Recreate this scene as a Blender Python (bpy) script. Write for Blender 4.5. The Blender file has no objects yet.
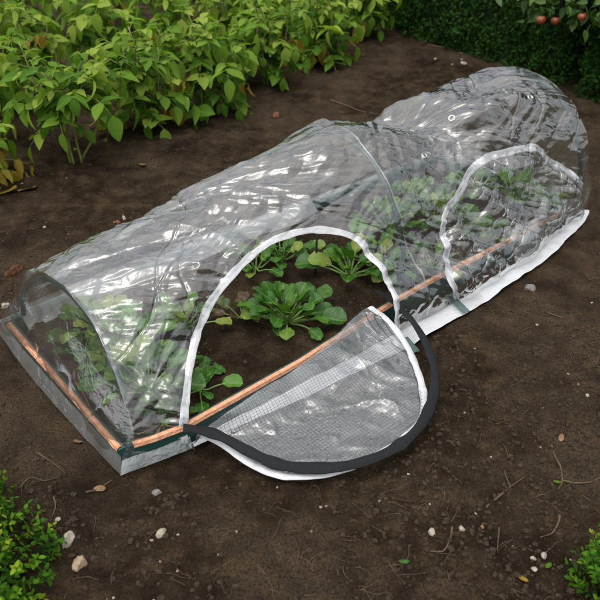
import bpy, math, random
import numpy as np
random.seed(7); RNG = np.random.default_rng(11)
C = bpy.context.scene.collection
PI = math.pi

# ------------------------------------------------------------------ camera model (metres, camera at 1.5 m)
F, PITCH, HC = 740.46, 0.58648, 1.5
CP, SP = math.cos(PITCH), math.sin(PITCH)
def at(px, py, z=0.0):
    """point of the place at height z that the photograph shows at pixel (px, py)"""
    x, y = px - 300.0, py - 300.0
    down = SP * F + CP * y; fwd = CP * F - SP * y
    t = (HC - z) / down
    return np.array([x * t, fwd * t, z])
def at_dist(px, py, Y):
    x, y = px - 300.0, py - 300.0
    down = SP * F + CP * y; fwd = CP * F - SP * y
    t = Y / fwd
    return np.array([x * t, Y, HC - down * t])

# bed frame: u along the bed, v across (front = negative)
W, L, YAW = 0.77222, 2.25644, 0.69882
OX, OY = -0.47766, 1.46100
E_ = np.array([math.cos(YAW), math.sin(YAW), 0]); N_ = np.array([-math.sin(YAW), math.cos(YAW), 0])
BED = np.array([OX, OY, 0]) + E_ * (L / 2) + N_ * (W / 2)          # centre of the bed on the ground
def bed_world(u, v, z=0.0):
    return BED + E_ * (u - L / 2) + N_ * v + np.array([0, 0, z])
def bed_local(p):
    d = np.asarray(p, float) - BED
    return np.array([d @ E_, d @ N_, d[2]])                         # local coords of things standing at the bed centre

# ------------------------------------------------------------------ noise
_TAB = np.random.default_rng(3).random((256, 256))
def vnoise(x, y, seed=0):
    x = np.asarray(x, float) + seed * 17.31; y = np.asarray(y, float) + seed * 9.17
    xi = np.floor(x).astype(int); yi = np.floor(y).astype(int)
    fx = x - xi; fy = y - yi
    fx = fx * fx * fx * (fx * (fx * 6 - 15) + 10); fy = fy * fy * fy * (fy * (fy * 6 - 15) + 10)
    a = _TAB[xi & 255, yi & 255]; b = _TAB[(xi + 1) & 255, yi & 255]
    c = _TAB[xi & 255, (yi + 1) & 255]; d = _TAB[(xi + 1) & 255, (yi + 1) & 255]
    return (a * (1 - fx) + b * fx) * (1 - fy) + (c * (1 - fx) + d * fx) * fy
def facet(x, y, seed=0):
    """flat facets meeting in sharp creases, like a stiff crumpled sheet"""
    x = np.asarray(x, float) + seed * 7.77; y = np.asarray(y, float) + seed * 3.33
    x = x + .45 * y
    xi = np.floor(x).astype(int); yi = np.floor(y).astype(int); fx = x - xi; fy = y - yi
    a = _TAB[xi & 255, yi & 255]; b = _TAB[(xi + 1) & 255, yi & 255]; c = _TAB[xi & 255, (yi + 1) & 255]; d = _TAB[(xi + 1) & 255, (yi + 1) & 255]
    return np.where(fx + fy < 1, a + (b - a) * fx + (c - a) * fy, d + (c - d) * (1 - fx) + (b - d) * (1 - fy))
def fbm(x, y, o=4, seed=0):
    r = 0; a = .5
    for i in range(o):
        r = r + a * vnoise(x * 2 ** i, y * 2 ** i, seed + i * 3); a *= .5
    return r / (1 - .5 ** o)
def ridge(n, p=1.0):
    return (1 - np.abs(2 * n - 1)) ** p
def cells(x, y, seed=0):
    """F2-F1 and F1 of a jittered grid"""
    xi = np.floor(x).astype(int); yi = np.floor(y).astype(int)
    f1 = np.full(x.shape, 9.0); f2 = np.full(x.shape, 9.0)
    for dx in (-1, 0, 1):
        for dy in (-1, 0, 1):
            cx = xi + dx; cy = yi + dy
            jx = cx + _TAB[(cx + seed * 13) & 255, cy & 255]; jy = cy + _TAB[cx & 255, (cy + seed * 7 + 91) & 255]
            d = np.hypot(jx - x, jy - y)
            m = d < f1
            f2 = np.where(m, f1, np.minimum(f2, d)); f1 = np.where(m, d, f1)
    return f2 - f1, f1

# ------------------------------------------------------------------ object helpers
def mesh_obj(name, verts, faces, mat, parent=None, uvs=None, tint=None, smooth=True):
    me = bpy.data.meshes.new(name)
    me.from_pydata(np.asarray(verts).tolist(), [], faces.tolist() if isinstance(faces, np.ndarray) else faces)
    if smooth:
        me.polygons.foreach_set('use_smooth', np.ones(len(me.polygons), bool))
    li = np.empty(len(me.loops), int); me.loops.foreach_get('vertex_index', li)
    if uvs is not None:
        lay = me.uv_layers.new(name='UVMap'); lay.data.foreach_set('uv', np.asarray(uvs, np.float32)[li].ravel())
    if tint is not None:
        at_ = me.attributes.new('tint', 'FLOAT', 'POINT'); at_.data.foreach_set('value', np.asarray(tint, np.float32))
    me.materials.append(mat); me.update()
    o = bpy.data.objects.new(name, me); C.objects.link(o)
    if parent: o.parent = parent
    return o
def thing(name, label, cat, loc=(0, 0, 0), rotz=0.0, group=None):
    o = bpy.data.objects.new(name, None); C.objects.link(o)
    o.empty_display_size = .1
    o.location = tuple(float(a) for a in loc); o.rotation_euler = (0, 0, rotz)
    o['label'] = label; o['category'] = cat
    if group: o['group'] = group
    return o
def tag(o, label, cat, group=None):
    o['label'] = label; o['category'] = cat
    if group: o['group'] = group
    return o
def grid_faces(nu, nv, keep=None):
    i = np.arange(nu - 1)[:, None] * nv + np.arange(nv - 1)[None, :]
    f = np.stack([i, i + nv, i + nv + 1, i + 1], -1).reshape(-1, 4)
    return f if keep is None else f[keep.reshape(-1)]
def compact(v, f, *more):
    used = np.unique(f); m = np.full(len(v), -1); m[used] = np.arange(len(used))
    return (v[used], m[f]) + tuple(x[used] for x in more)
def smooth_path(pts, n):
    """Catmull-Rom resample"""
    p = np.asarray(pts, float); p = np.vstack([2 * p[0] - p[1], p, 2 * p[-1] - p[-2]])
    out = []
    m = len(p) - 3
    for k in range(n):
        t = k / (n - 1) * m; i = min(int(t), m - 1); t -= i
        a, b, c, d = p[i:i + 4]
        out.append(.5 * (2 * b + (c - a) * t + (2 * a - 5 * b + 4 * c - d) * t * t + (3 * b - a - 3 * c + d) * t ** 3))
    return np.array(out)
def tube_data(path, rad, k=8, cap=True):
    path = np.asarray(path, float); n = len(path)
    rad = np.broadcast_to(rad, (n,))
    T = np.gradient(path, axis=0); T /= np.linalg.norm(T, axis=1)[:, None] + 1e-9
    up = np.array([0, 0, 1.]) if abs(T[0, 2]) < .9 else np.array([1., 0, 0])
    vs = []; X = np.cross(T[0], up); X /= np.linalg.norm(X)
    for i in range(n):
        X = X - T[i] * (X @ T[i]); X /= np.linalg.norm(X) + 1e-9
        Y = np.cross(T[i], X)
        a = np.arange(k) * 2 * PI / k
        vs.append(path[i] + rad[i] * (np.cos(a)[:, None] * X + np.sin(a)[:, None] * Y))
    v = np.vstack(vs); f = []
    for i in range(n - 1):
        for j in range(k):
            f.append([i * k + j, i * k + (j + 1) % k, (i + 1) * k + (j + 1) % k, (i + 1) * k + j])
    if cap:
        f.append(list(range(k))[::-1]); f.append(list(range((n - 1) * k, n * k)))
    return v, f
class MB:
    def __init__(s): s.v = []; s.f = []; s.uv = []; s.t = []; s.n = 0
    def add(s, v, f, uv=None, t=0.0):
        v = np.asarray(v, float)
        s.f += [[int(i) + s.n for i in q] for q in f]; s.v.append(v); s.n += len(v)
        s.uv.append(np.zeros((len(v), 2)) if uv is None else np.asarray(uv, float))
        s.t.append(np.broadcast_to(np.asarray(t, float), (len(v),)))
    def build(s, name, mat, parent=None, smooth=True):
        return mesh_obj(name, np.vstack(s.v), s.f, mat, parent, np.vstack(s.uv), np.concatenate(s.t), smooth)
def box_data(x0, x1, y0, y1, z0, z1):
    v = [(x, y, z) for x in (x0, x1) for y in (y0, y1) for z in (z0, z1)]
    return v, [[0, 1, 3, 2], [4, 6, 7, 5], [0, 4, 5, 1], [2, 3, 7, 6], [0, 2, 6, 4], [1, 5, 7, 3]]
def ribbon_data(path, normal, width, thick, puff=0.0, seed=0):
    """flat woven tape along a path; closed cross-section of 6 points"""
    path = np.asarray(path, float); n = len(path); normal = np.asarray(normal, float)
    T = np.gradient(path, axis=0); T /= np.linalg.norm(T, axis=1)[:, None] + 1e-9
    N = normal - T * (normal * T).sum(1)[:, None]; N /= np.linalg.norm(N, axis=1)[:, None] + 1e-9
    B = np.cross(T, N)
    prof = [(-.5, 0), (-.42, .6), (0, 1 + puff), (.42, .6), (.5, 0), (.42, -.4), (0, -.5), (-.42, -.4)]
    s = np.concatenate([[0], np.cumsum(np.linalg.norm(np.diff(path, axis=0), axis=1))])
    w = width * (1 + .16 * (vnoise(s * 25, s * 0 + seed) - .5) * 2)
    v = np.stack([path + B * (a * w)[:, None] + N * (b * thick) for a, b in prof], 1).reshape(-1, 3)
    uv = np.stack([np.stack([s, np.full(n, a * width)], 1) for a, b in prof], 1).reshape(-1, 2)
    k = len(prof); f = []
    for i in range(n - 1):
        for j in range(k):
            f.append([i * k + j, i * k + (j + 1) % k, (i + 1) * k + (j + 1) % k, (i + 1) * k + j])
    f.append(list(range(k))[::-1]); f.append(list(range((n - 1) * k, n * k)))
    return v, f, uv

# ------------------------------------------------------------------ materials
class NT:
    def __init__(s, name):
        s.m = bpy.data.materials.new(name); s.m.use_nodes = True
        s.t = s.m.node_tree; s.t.nodes.clear(); s.out = s.t.nodes.new('ShaderNodeOutputMaterial')
    def n(s, typ, inp=None, **kw):
        d = s.t.nodes.new(typ)
        for k, v in kw.items(): setattr(d, k, v)
        for k, v in (inp or {}).items():
            if hasattr(v, 'links'): s.t.links.new(v, d.inputs[k])
            else: d.inputs[k].default_value = v
        return d
    def math(s, op, a, b=0.0, c=0.0, clamp=False):
        return s.n('ShaderNodeMath', {0: a, 1: b, 2: c}, operation=op, use_clamp=clamp).outputs[0]
    def ramp(s, fac, stops, interp='LINEAR'):
        d = s.n('ShaderNodeValToRGB', {0: fac}); cr = d.color_ramp; cr.interpolation = interp
        while len(cr.elements) < len(stops): cr.elements.new(.5)
        for e, (p, c) in zip(cr.elements, stops): e.position = p; e.color = (*c, 1)
        return d.outputs[0]
    def mixc(s, fac, a, b, mode='MIX'):
        d = s.n('ShaderNodeMix', data_type='RGBA', blend_type=mode)
        for i, v in ((0, fac), (6, a), (7, b)):
            if hasattr(v, 'links'): s.t.links.new(v, d.inputs[i])
            else: d.inputs[i].default_value = v if i == 0 else (*v, 1)
        return d.outputs[2]
    def noise(s, vec, scale, detail=4, rough=.55, dist=0.0):
        return s.n('ShaderNodeTexNoise', {'Vector': vec, 'Scale': scale, 'Detail': detail, 'Roughness': rough, 'Distortion': dist}).outputs[0]
    def done(s, sh):
        s.t.links.new(sh, s.out.inputs[0]); return s.m

def soil_material():
    k = NT('soil'); tc = k.n('ShaderNodeTexCoord').outputs['Object']
    big = k.noise(tc, 1.6, 4, .6); mid = k.noise(tc, 14, 6, .65); fine = k.noise(tc, 160, 5, .7); grit = k.noise(tc, 520, 3, .6)
    c = k.ramp(mid, [(.30, (.013, .0085, .005)), (.5, (.044, .0295, .0172)), (.70, (.100, .068, .040))])
    c = k.mixc(k.math('MULTIPLY', k.ramp(big, [(.45, (0, 0, 0)), (.60, (1, 1, 1))]), .6), c, (.110, .079, .051))
    damp = k.noise(tc, 2.7, 5, .65)
    c = k.mixc(k.ramp(damp, [(.50, (0, 0, 0)), (.66, (.75, .75, .75))]), c, (.014, .0095, .006))
    c = k.mixc(k.ramp(fine, [(.35, (.9, .9, .9)), (.55, (0, 0, 0))]), c, (.016, .012, .009))
    c = k.mixc(k.ramp(grit, [(.67, (0, 0, 0)), (.71, (.55, .55, .55))]), c, (.22, .17, .115))
    vor = k.n('ShaderNodeTexVoronoi', {'Vector': tc, 'Scale': 105.0}).outputs['Distance']
    h = k.math('ADD', k.math('MULTIPLY', fine, 1.0), k.math('ADD', k.math('MULTIPLY', grit, .35), k.math('MULTIPLY', vor, -.55)))
    h = k.math('ADD', h, k.math('MULTIPLY', k.noise(tc, 45, 4, .6), 1.6))
    b = k.n('ShaderNodeBump', {'Height': h, 'Strength': .9, 'Distance': .009})
    p = k.n('ShaderNodeBsdfPrincipled', {'Base Color': c, 'Roughness': 1.0, 'Normal': b.outputs[0], 'Specular IOR Level': .04})
    return k.done(p.outputs[0])
def leaf_material(name, stops, rough=.42, spec=.45, transl=.32, vein=(.5, .55, .2), vein_amt=.35, tsat=(1.1, 1.25, .35), uvs=True):
    k = NT(name)
    t = k.n('ShaderNodeAttribute', attribute_name='tint').outputs['Fac']
    tc = k.n('ShaderNodeTexCoord')
    spot = k.noise(tc.outputs['Object'], 40, 3, .6)
    fac = k.math('ADD', t, k.math('MULTIPLY', k.math('SUBTRACT', spot, .5), .25), clamp=True)
    c = k.ramp(fac, stops)
    if name in ('potato_leaf', 'salad_leaf'):
        c = k.mixc(k.ramp(k.noise(tc.outputs['Object'], 95, 3, .6), [(.66, (0, 0, 0)), (.72, (.7, .7, .7))]), c, (.16, .13, .03) if name == 'potato_leaf' else (.06, .06, .02))
    sep = k.n('ShaderNodeSeparateXYZ', {0: tc.outputs['UV']})
    x, y = sep.outputs[0], sep.outputs[1]
    ax = k.math('ABSOLUTE', x)
    mid = k.math('SUBTRACT', 1.0, k.math('MULTIPLY', ax, 14.0), clamp=True)
    sv = k.math('SINE', k.math('MULTIPLY', k.math('SUBTRACT', y, k.math('MULTIPLY', ax, .7)), 44.0))
    side = k.math('MULTIPLY', k.math('MAXIMUM', k.math('SUBTRACT', sv, .78), 0.0), 2.2)
    v = k.math('MAXIMUM', mid, side, clamp=True)
    c = k.mixc(k.math('MULTIPLY', v, vein_amt), c, vein)
    h = k.math('ADD', k.math('MULTIPLY', k.math('SUBTRACT', 1.0, v), .6), k.math('MULTIPLY', k.math('ABSOLUTE', sv), .5))
    b = k.n('ShaderNodeBump', {'Height': h, 'Strength': .45, 'Distance': .002})
    p = k.n('ShaderNodeBsdfPrincipled', {'Base Color': c, 'Roughness': rough, 'Specular IOR Level': spec, 'Normal': b.outputs[0]})
    tr = k.n('ShaderNodeBsdfTranslucent', {'Color': k.mixc(1.0, c, tsat, 'MULTIPLY'), 'Normal': b.outputs[0]})
    return k.done(k.n('ShaderNodeMixShader', {0: transl, 1: p.outputs[0], 2: tr.outputs[0]}).outputs[0])
def simple(name, a, b, scale=30, rough=.6, spec=.3, bump=.0, bscale=200, metal=0.0, coord='Object'):
    k = NT(name); tc = k.n('ShaderNodeTexCoord').outputs[coord]
    c = k.ramp(k.noise(tc, scale, 5, .6), [(.3, a), (.7, b)])
    inp = {'Base Color': c, 'Roughness': rough, 'Specular IOR Level': spec, 'Metallic': metal}
    if bump:
        inp['Normal'] = k.n('ShaderNodeBump', {'Height': k.noise(tc, bscale, 4, .6), 'Strength': bump, 'Distance': .003}).outputs[0]
    return k.done(k.n('ShaderNodeBsdfPrincipled', inp).outputs[0])
def film_material(name, haze=.07, f0=.10, rough=.06, bump=.5, hue=(.86, .92, .95), power=1.9):
    """clear crinkled plastic sheet: symmetric Fresnel gloss over transparency with a little milky scatter"""
    k = NT(name); uv = k.n('ShaderNodeTexCoord').outputs['UV']
    mp = k.n('ShaderNodeMapping', {0: uv, 2: (0, 0, .5), 3: (14, 34, 1)}).outputs[0]
    mp2 = k.n('ShaderNodeMapping', {0: uv, 2: (0, 0, -.35), 3: (60, 95, 1)}).outputs[0]
    n1 = k.noise(mp, 1.0, 3, .5, .6); n2 = k.noise(mp2, 1.0, 2, .5, .4)
    r1 = k.math('ABSOLUTE', k.math('SUBTRACT', n1, .5)); r2 = k.math('ABSOLUTE', k.math('SUBTRACT', n2, .5))
    h = k.math('ADD', k.math('MULTIPLY', r1, 1.0), k.math('MULTIPLY', r2, .35))
    b = k.n('ShaderNodeBump', {'Height': h, 'Strength': bump, 'Distance': .02}).outputs[0]
    fc = k.n('ShaderNodeLayerWeight', {0: .5, 1: b}).outputs['Facing']
    fr = k.math('ADD', f0, k.math('MULTIPLY', k.math('POWER', fc, power), 1 - f0), clamp=True)
    dust = k.noise(uv, 9.0, 5, .65)
    hz = k.math('MULTIPLY', k.ramp(dust, [(.3, (.45, .45, .45)), (.7, (1, 1, 1))]), haze * 1.35)
    tra = k.n('ShaderNodeBsdfTransparent', {0: (.955, .965, .965, 1)}).outputs[0]
    dif = k.n('ShaderNodeBsdfDiffuse', {'Color': (*hue, 1), 'Normal': b}).outputs[0]
    trl = k.n('ShaderNodeBsdfTranslucent', {'Color': (*hue, 1), 'Normal': b}).outputs[0]
    milk = k.n('ShaderNodeMixShader', {0: .5, 1: dif, 2: trl}).outputs[0]
    base = k.n('ShaderNodeMixShader', {0: hz, 1: tra, 2: milk}).outputs[0]
    gl = k.n('ShaderNodeBsdfGlossy', {'Color': (1, 1, 1, 1), 'Roughness': rough, 'Normal': b}).outputs[0]
    return k.done(k.n('ShaderNodeMixShader', {0: fr, 1: base, 2: gl}).outputs[0])
def woven_material(name, col, open_=0.0, pitch=.0045, rough=.55, lines=.25):
    """woven tape or sheet; open_ > 0 lets that share of light straight through"""
    k = NT(name); uv = k.n('ShaderNodeTexCoord').outputs['UV']
    sep = k.n('ShaderNodeSeparateXYZ', {0: uv})
    a = k.math('SINE', k.math('MULTIPLY', sep.outputs[0], 2 * PI / pitch)); b = k.math('SINE', k.math('MULTIPLY', sep.outputs[1], 2 * PI / pitch))
    h = k.math('ADD', k.math('MULTIPLY', a, .5), k.math('MULTIPLY', b, .5))
    if 'tape' in name:                                               # a stitched row inside each edge
        row = k.math('LESS_THAN', k.math('ABSOLUTE', k.math('SUBTRACT', k.math('ABSOLUTE', sep.outputs[1]), .0085)), .0011)
        dash = k.math('GREATER_THAN', k.math('SINE', k.math('MULTIPLY', sep.outputs[0], 2 * PI / .009)), -.35)
        stitch = k.math('MULTIPLY', row, dash)
        h = k.math('SUBTRACT', h, k.math('MULTIPLY', stitch, 3.0))
    dirt = k.noise(uv, 18.0, 5, .65)
    c = k.mixc(k.ramp(dirt, [(.5, (0, 0, 0)), (.75, (.4, .4, .4))]), col, tuple(x * .6 for x in col))
    stain = k.noise(uv, 7.0, 6, .7)
    c = k.mixc(k.ramp(stain, [(.56, (0, 0, 0)), (.72, (.5, .5, .5))]), c, (.16, .12, .085) if col[0] > .3 else tuple(x * .8 for x in col))
    bm = k.n('ShaderNodeBump', {'Height': h, 'Strength': lines, 'Distance': .0012}).outputs[0]
    wr = k.n('ShaderNodeBump', {'Height': k.noise(uv, 40.0, 3, .5), 'Strength': .6, 'Distance': .010, 'Normal': bm}).outputs[0]
    p = k.n('ShaderNodeBsdfPrincipled', {'Base Color': c, 'Roughness': rough, 'Normal': wr, 'Specular IOR Level': .3}).outputs[0]
    if open_:
        t = k.n('ShaderNodeBsdfTransparent').outputs[0]
        p = k.n('ShaderNodeMixShader', {0: open_, 1: p, 2: t}).outputs[0]
    return k.done(p)
def net_material():
    k = NT('insect_net'); uv = k.n('ShaderNodeTexCoord').outputs['UV']
    sep = k.n('ShaderNodeSeparateXYZ', {0: uv}); pitch = .0105
    def line(o):
        fr = k.math('FRACT', k.math('DIVIDE', o, pitch)); d = k.math('ABSOLUTE', k.math('SUBTRACT', fr, .5))
        return k.math('LESS_THAN', d, .046)
    g = k.math('MAXIMUM', line(sep.outputs[0]), line(sep.outputs[1]))
    d = k.n('ShaderNodeBsdfPrincipled', {'Base Color': (.05, .055, .06, 1), 'Roughness': .6}).outputs[0]
    t = k.n('ShaderNodeBsdfTransparent').outputs[0]
    return k.done(k.n('ShaderNodeMixShader', {0: g, 1: t, 2: d}).outputs[0])

M = {}
M['soil'] = soil_material()
M['crumb'] = simple('soil_crumb', (.017, .012, .0075), (.072, .052, .033), 90, .95, .15, .8, 300)
M['film'] = film_material('clear_film', .035, .12, .03, .14)
M['film_end'] = film_material('clear_film_end', .06, .11, .035, .18)
M['film_flap'] = film_material('hazy_film', .30, .12, .05, .2)
M['white_tape'] = woven_material('white_tape', (.60, .61, .63), 0, .004)
M['white_skirt'] = woven_material('white_woven_sheet', (.58, .60, .62), 0, .0075, .5, .4)
M['clear_hem'] = film_material('clear_film_hem', .24, .10, .10, .3)
M['clear_skirt'] = film_material('milky_film_hem', .26, .16, .12, .25)
M['black_tape'] = woven_material('black_tape', (.009, .010, .012), 0, .003, .8)
M['green_strap'] = woven_material('green_strap', (.10, .17, .155), .15, .003)
M['net'] = net_material()
M['green_board'] = simple('green_plastic_board', (.012, .045, .038), (.02, .065, .055), 20, .45, .4, .15, 120)
M['green_tube'] = simple('green_plastic_tube', (.008, .032, .028), (.014, .05, .042), 25, .35, .5)
M['rod'] = simple('dark_rod', (.010, .014, .012), (.02, .024, .02), 40, .4, .5)
M['steel'] = simple('eyelet_metal', (.5, .5, .48), (.62, .62, .6), 40, .3, .5, metal=1.0)
M['black_plastic'] = simple('black_plastic', (.01, .01, .01), (.02, .02, .02), 40, .35, .5)
def copper_material():
    k = NT('copper_tape'); tc = k.n('ShaderNodeTexCoord').outputs['Object']
    n = k.noise(tc, 55, 5, .65); n2 = k.n('ShaderNodeTexVoronoi', {'Vector': tc, 'Scale': 210.0}).outputs['Distance']
    c = k.ramp(n, [(.3, (.46, .20, .10)), (.5, (.66, .34, .20)), (.72, (.76, .47, .31))])
    c = k.mixc(k.ramp(n2, [(.25, (.55, .55, .55)), (.6, (0, 0, 0))]), c, (.46, .22, .13))
    b = k.n('ShaderNodeBump', {'Height': k.math('ADD', k.math('MULTIPLY', n2, 1.4), n), 'Strength': .45, 'Distance': .003})
    return k.done(k.n('ShaderNodeBsdfPrincipled', {'Base Color': c, 'Metallic': .08, 'Roughness': .6, 'Specular IOR Level': .25, 'Normal': b.outputs[0]}).outputs[0])
M['copper'] = copper_material()
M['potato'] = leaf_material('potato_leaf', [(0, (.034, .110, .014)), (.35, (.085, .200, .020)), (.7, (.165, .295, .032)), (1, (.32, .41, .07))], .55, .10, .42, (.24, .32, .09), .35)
M['potato_yellow'] = leaf_material('yellowing_leaf', [(0, (.20, .11, .02)), (.5, (.36, .25, .03)), (1, (.40, .36, .05))], .55, .25, .35, (.3, .25, .06), .3)
M['potato_stem'] = simple('potato_stem', (.10, .15, .03), (.24, .25, .07), 18, .5, .3)
M['salad'] = leaf_material('salad_leaf', [(0, (.013, .062, .005)), (.5, (.034, .130, .010)), (.85, (.085, .21, .020)), (1, (.24, .30, .05))], .33, .4, .25, (.22, .34, .10), .45)
M['salad_red'] = leaf_material('red_salad_leaf', [(0, (.07, .03, .02)), (.6, (.10, .06, .03)), (1, (.07, .12, .03))], .3, .5, .25, (.18, .12, .06), .35)
M['salad_stalk'] = simple('salad_stalk', (.12, .22, .05), (.22, .32, .10), 30, .4, .4)
M['box'] = leaf_material('box_leaf', [(0, (.022, .085, .005)), (.5, (.055, .175, .008)), (.85, (.15, .32, .014)), (1, (.34, .46, .03))], .5, .14, .25, (.1, .2, .04), .2)
M['hedge'] = leaf_material('hedge_leaf', [(0, (.008, .034, .004)), (.6, (.020, .066, .008)), (1, (.042, .105, .012))], .6, .08, .15, (.03, .06, .02), .2)
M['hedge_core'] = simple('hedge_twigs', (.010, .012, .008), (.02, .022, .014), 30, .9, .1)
M['apple_leaf'] = leaf_material('apple_leaf', [(0, (.03, .08, .016)), (.6, (.065, .14, .025)), (1, (.13, .21, .045))], .42, .4, .28, (.12, .18, .06), .3)
M['bark'] = simple('bark', (.008, .006, .004), (.022, .017, .013), 40, .9, .15, .8, 120)
M['root'] = simple('dry_root', (.06, .04, .026), (.15, .105, .07), 40, .85, .15)
M['stone_pale'] = simple('pale_stone', (.20, .17, .13), (.50, .45, .36), 55, .85, .2, .5, 160)
M['stone_buff'] = simple('buff_stone', (.20, .14, .085), (.46, .36, .24), 55, .85, .2, .6, 160)
M['stone_grey'] = simple('grey_stone', (.14, .13, .125), (.27, .25, .24), 35, .85, .2, .5, 160)
M['brick'] = simple('brick_fragment', (.12, .05, .03), (.26, .105, .06), 35, .9, .15, .6, 160)
M['rust_clod'] = simple('rusty_clod', (.035, .02, .012), (.15, .065, .035), 30, .95, .1, .9, 120)
M['dead_leaf'] = simple('dead_leaf', (.13, .075, .04), (.26, .16, .085), 30, .8, .15, .4, 120)

# ------------------------------------------------------------------ the tunnel's form
HOOPS = [0.0, L / 2, L]
NSE = 2.25
def height_of(u):
    u = np.asarray(u, float)
    h = np.interp(u, [-.1, 0, .25, .7, L / 2, 1.9, L, L + .1], [.33, .335, .375, .462, .556, .556, .552, .54])
    return h
def dip_of(u):
    d = u - (L / 2 + .43)                                            # slack hollow of the crown right of the middle hoop
    return .098 * np.exp(-(d / np.where(d < 0, .24, .085)) ** 2)
BU = [-.03, 0, .06, .15, .35, .58, .9, 1.08, 1.3, 2.3]
def bow(u): return np.interp(u, BU, [.020, .030, .048, .064, .058, .050, .018, .0, -.008, -.014])   # the front board bulges outward
HU = [-.06, 0, .06, .15, .35, .6, .95, 1.35, 1.9, 2.2, 2.33]
def hem_in(u): return np.interp(u, HU, [.030, .040, .058, .074, .074, .074, .084, .086, .036, -.010, -.06])
def hem_out(u): return np.interp(u, HU, [.050, .058, .074, .088, .105, .128, .158, .148, .099, .034, -.02])
def tunnel(u, th, off=0.0):
    """smooth form of the cover in bed coordinates; th = 0 at the front hem, pi at the back hem"""
    u, th = np.broadcast_arrays(np.asarray(u, float), np.asarray(th, float))
    c, s = np.cos(th), np.sin(th)
    H = height_of(u) + off - dip_of(u) * s ** 3
    z = H * np.abs(s) ** (2 / NSE)
    v = -(W / 2 - .012 + off) * np.sign(c) * np.abs(c) ** (2 / NSE)
    k_ = np.clip((.25 - z) / .17, 0, 1); k_ = k_ * k_ * (3 - 2 * k_)
    out = np.where(c > 0, hem_in(u) + .014, .05) * k_
    v = v - np.sign(c) * out
    # sheet drawn in a little between the hoops
    bay = np.sin(np.clip(u / (L / 2), 0, 2) % 1.0 * PI)
    v = v * (1 - .035 * bay * np.clip(z / .2, 0, 1))
    uu = u + .085 * (z / .42) * np.exp(-np.clip(u, 0, None) / .25) - .03 * (z / .5) * np.exp(-np.clip(L - u, 0, None) / .25)
    return np.stack([uu, v, z + .012], -1)
def normals_of(P):
    a = np.gradient(P, axis=0); b = np.gradient(P, axis=1)
    n = np.cross(b, a); n /= np.linalg.norm(n, axis=-1)[..., None] + 1e-9
    return n
def rot2(a, b, ang):
    c, s = math.cos(ang), math.sin(ang)
    return a * c - b * s, a * s + b * c
def wrinkle(a, b, th, u):
    wa = a + .10 * (fbm(a * 3, b * 3, 3, 5) - .5); wb = b + .10 * (fbm(a * 3, b * 3, 3, 9) - .5)
    wa2 = a + .16 * (facet(a * 2.3, b * 2.9, 5) - .5); wb2 = b + .10 * (facet(a * 2.7, b * 3.1, 9) - .5)
    m = np.clip((fbm(a * 2.6, b * 2.6, 2, 21) - .36) * 4, 0, 1)
    d = .060 * (fbm(a * 2.0, b * 3.4, 2, 1) - .5)
    low = np.clip(1.75 - th, 0, 1)                                   # the front slope hangs slacker than the crown
    p, q = rot2(wa2, wb2, .22)
    d += .040 * (facet(p * 1.5, q * 5.5, 2) - .5)
    d += .022 * (facet(p * 2.6, q * 13, 3) - .5)
    p, q = rot2(wa2, wb2, -.35)
    d += .020 * (facet(p * 3.1, q * 10, 4) - .5)
    p, q = rot2(wa2, wb2, .6)
    d += .014 * (facet(p * 8, q * 17, 6) - .5) * (.5 + .6 * m + .5 * low)
    p, q = rot2(wa2, wb2, -.9)
    d += .0085 * (facet(p * 15, q * 31, 8) - .5) * (.40 + .6 * m + .6 * low)
    p, q = rot2(wa2, wb2, .3)
    d += .0050 * (facet(p * 20, q * 60, 9) - .5) * (.40 + .6 * m + .6 * low)
    for sd_, an_, am_ in ((31, .12, .008), (33, .45, .006), (35, -.6, .005), (37, -1.1, .004)):   # thin tight creases
        p, q = rot2(wa2, wb2, an_)
        t_ = facet(p * 1.6, q * 9, sd_); g_ = np.clip((vnoise(p * 3.2, q * 4, sd_ + 1) - .45) * 5, 0, 1)
        d += am_ * g_ * np.clip(1 - np.abs(t_ - .5) / .07, 0, 1) ** 1.3
    hump = np.exp(-((u - (L - .38)) / .26) ** 2)
    p, q = rot2(wa2, wb2, .5)
    d += hump * (.022 * (facet(p * 6, q * 9, 51) - .5) + .010 * (facet(p * 14, q * 23, 52) - .5))
    endf = np.exp(-((u - L) / .16) ** 2)
    d += endf * .016 * (facet(wa2 * 11, wb2 * 2.4, 41) - .5)
    # slack hanging folds beside the middle hoop and below the doors
    slack = np.exp(-((u - (L / 2 + .16)) / .17) ** 2) * np.clip(1.5 - th, 0, 1)
    d += slack * (.022 * (facet(wa2 * 19, wb2 * 3.0, 6) - .5) + .012 * (facet(wa2 * 37, wb2 * 9, 16) - .5))
    slack2 = np.exp(-((u - .13) / .16) ** 2) * np.clip(1.6 - th, 0, 1)
    d += slack2 * (.024 * (facet(rot2(wa2, wb2, .4)[0] * 13, rot2(wa2, wb2, .4)[1] * 5, 7) - .5) + .010 * (facet(rot2(wa2, wb2, -.4)[0] * 30, rot2(wa2, wb2, -.4)[1] * 14, 17) - .5))
    return d
def hoop_damp(u):
    d = np.min(np.abs(np.asarray(u)[..., None] - np.array(HOOPS)), -1)
    return .55 + .45 * np.clip(d / .12, 0, 1)
NU, NV = 780, 470
U1 = np.linspace(-.004, L + .004, NU); T1 = np.linspace(0.0, PI, NV)
UU, TT = np.meshgrid(U1, T1, indexing='ij')
S0 = tunnel(UU, TT)
arc = np.zeros_like(UU); arc[:, 1:] = np.cumsum(np.linalg.norm(np.diff(S0, axis=1), axis=2), axis=1)
N0 = normals_of(S0)
edge = np.clip(np.minimum(arc, arc[:, -1:] - arc) / .05, 0, 1)
D0 = wrinkle(UU, arc, TT, UU) * hoop_damp(UU) * (.15 + .85 * edge)
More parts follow.
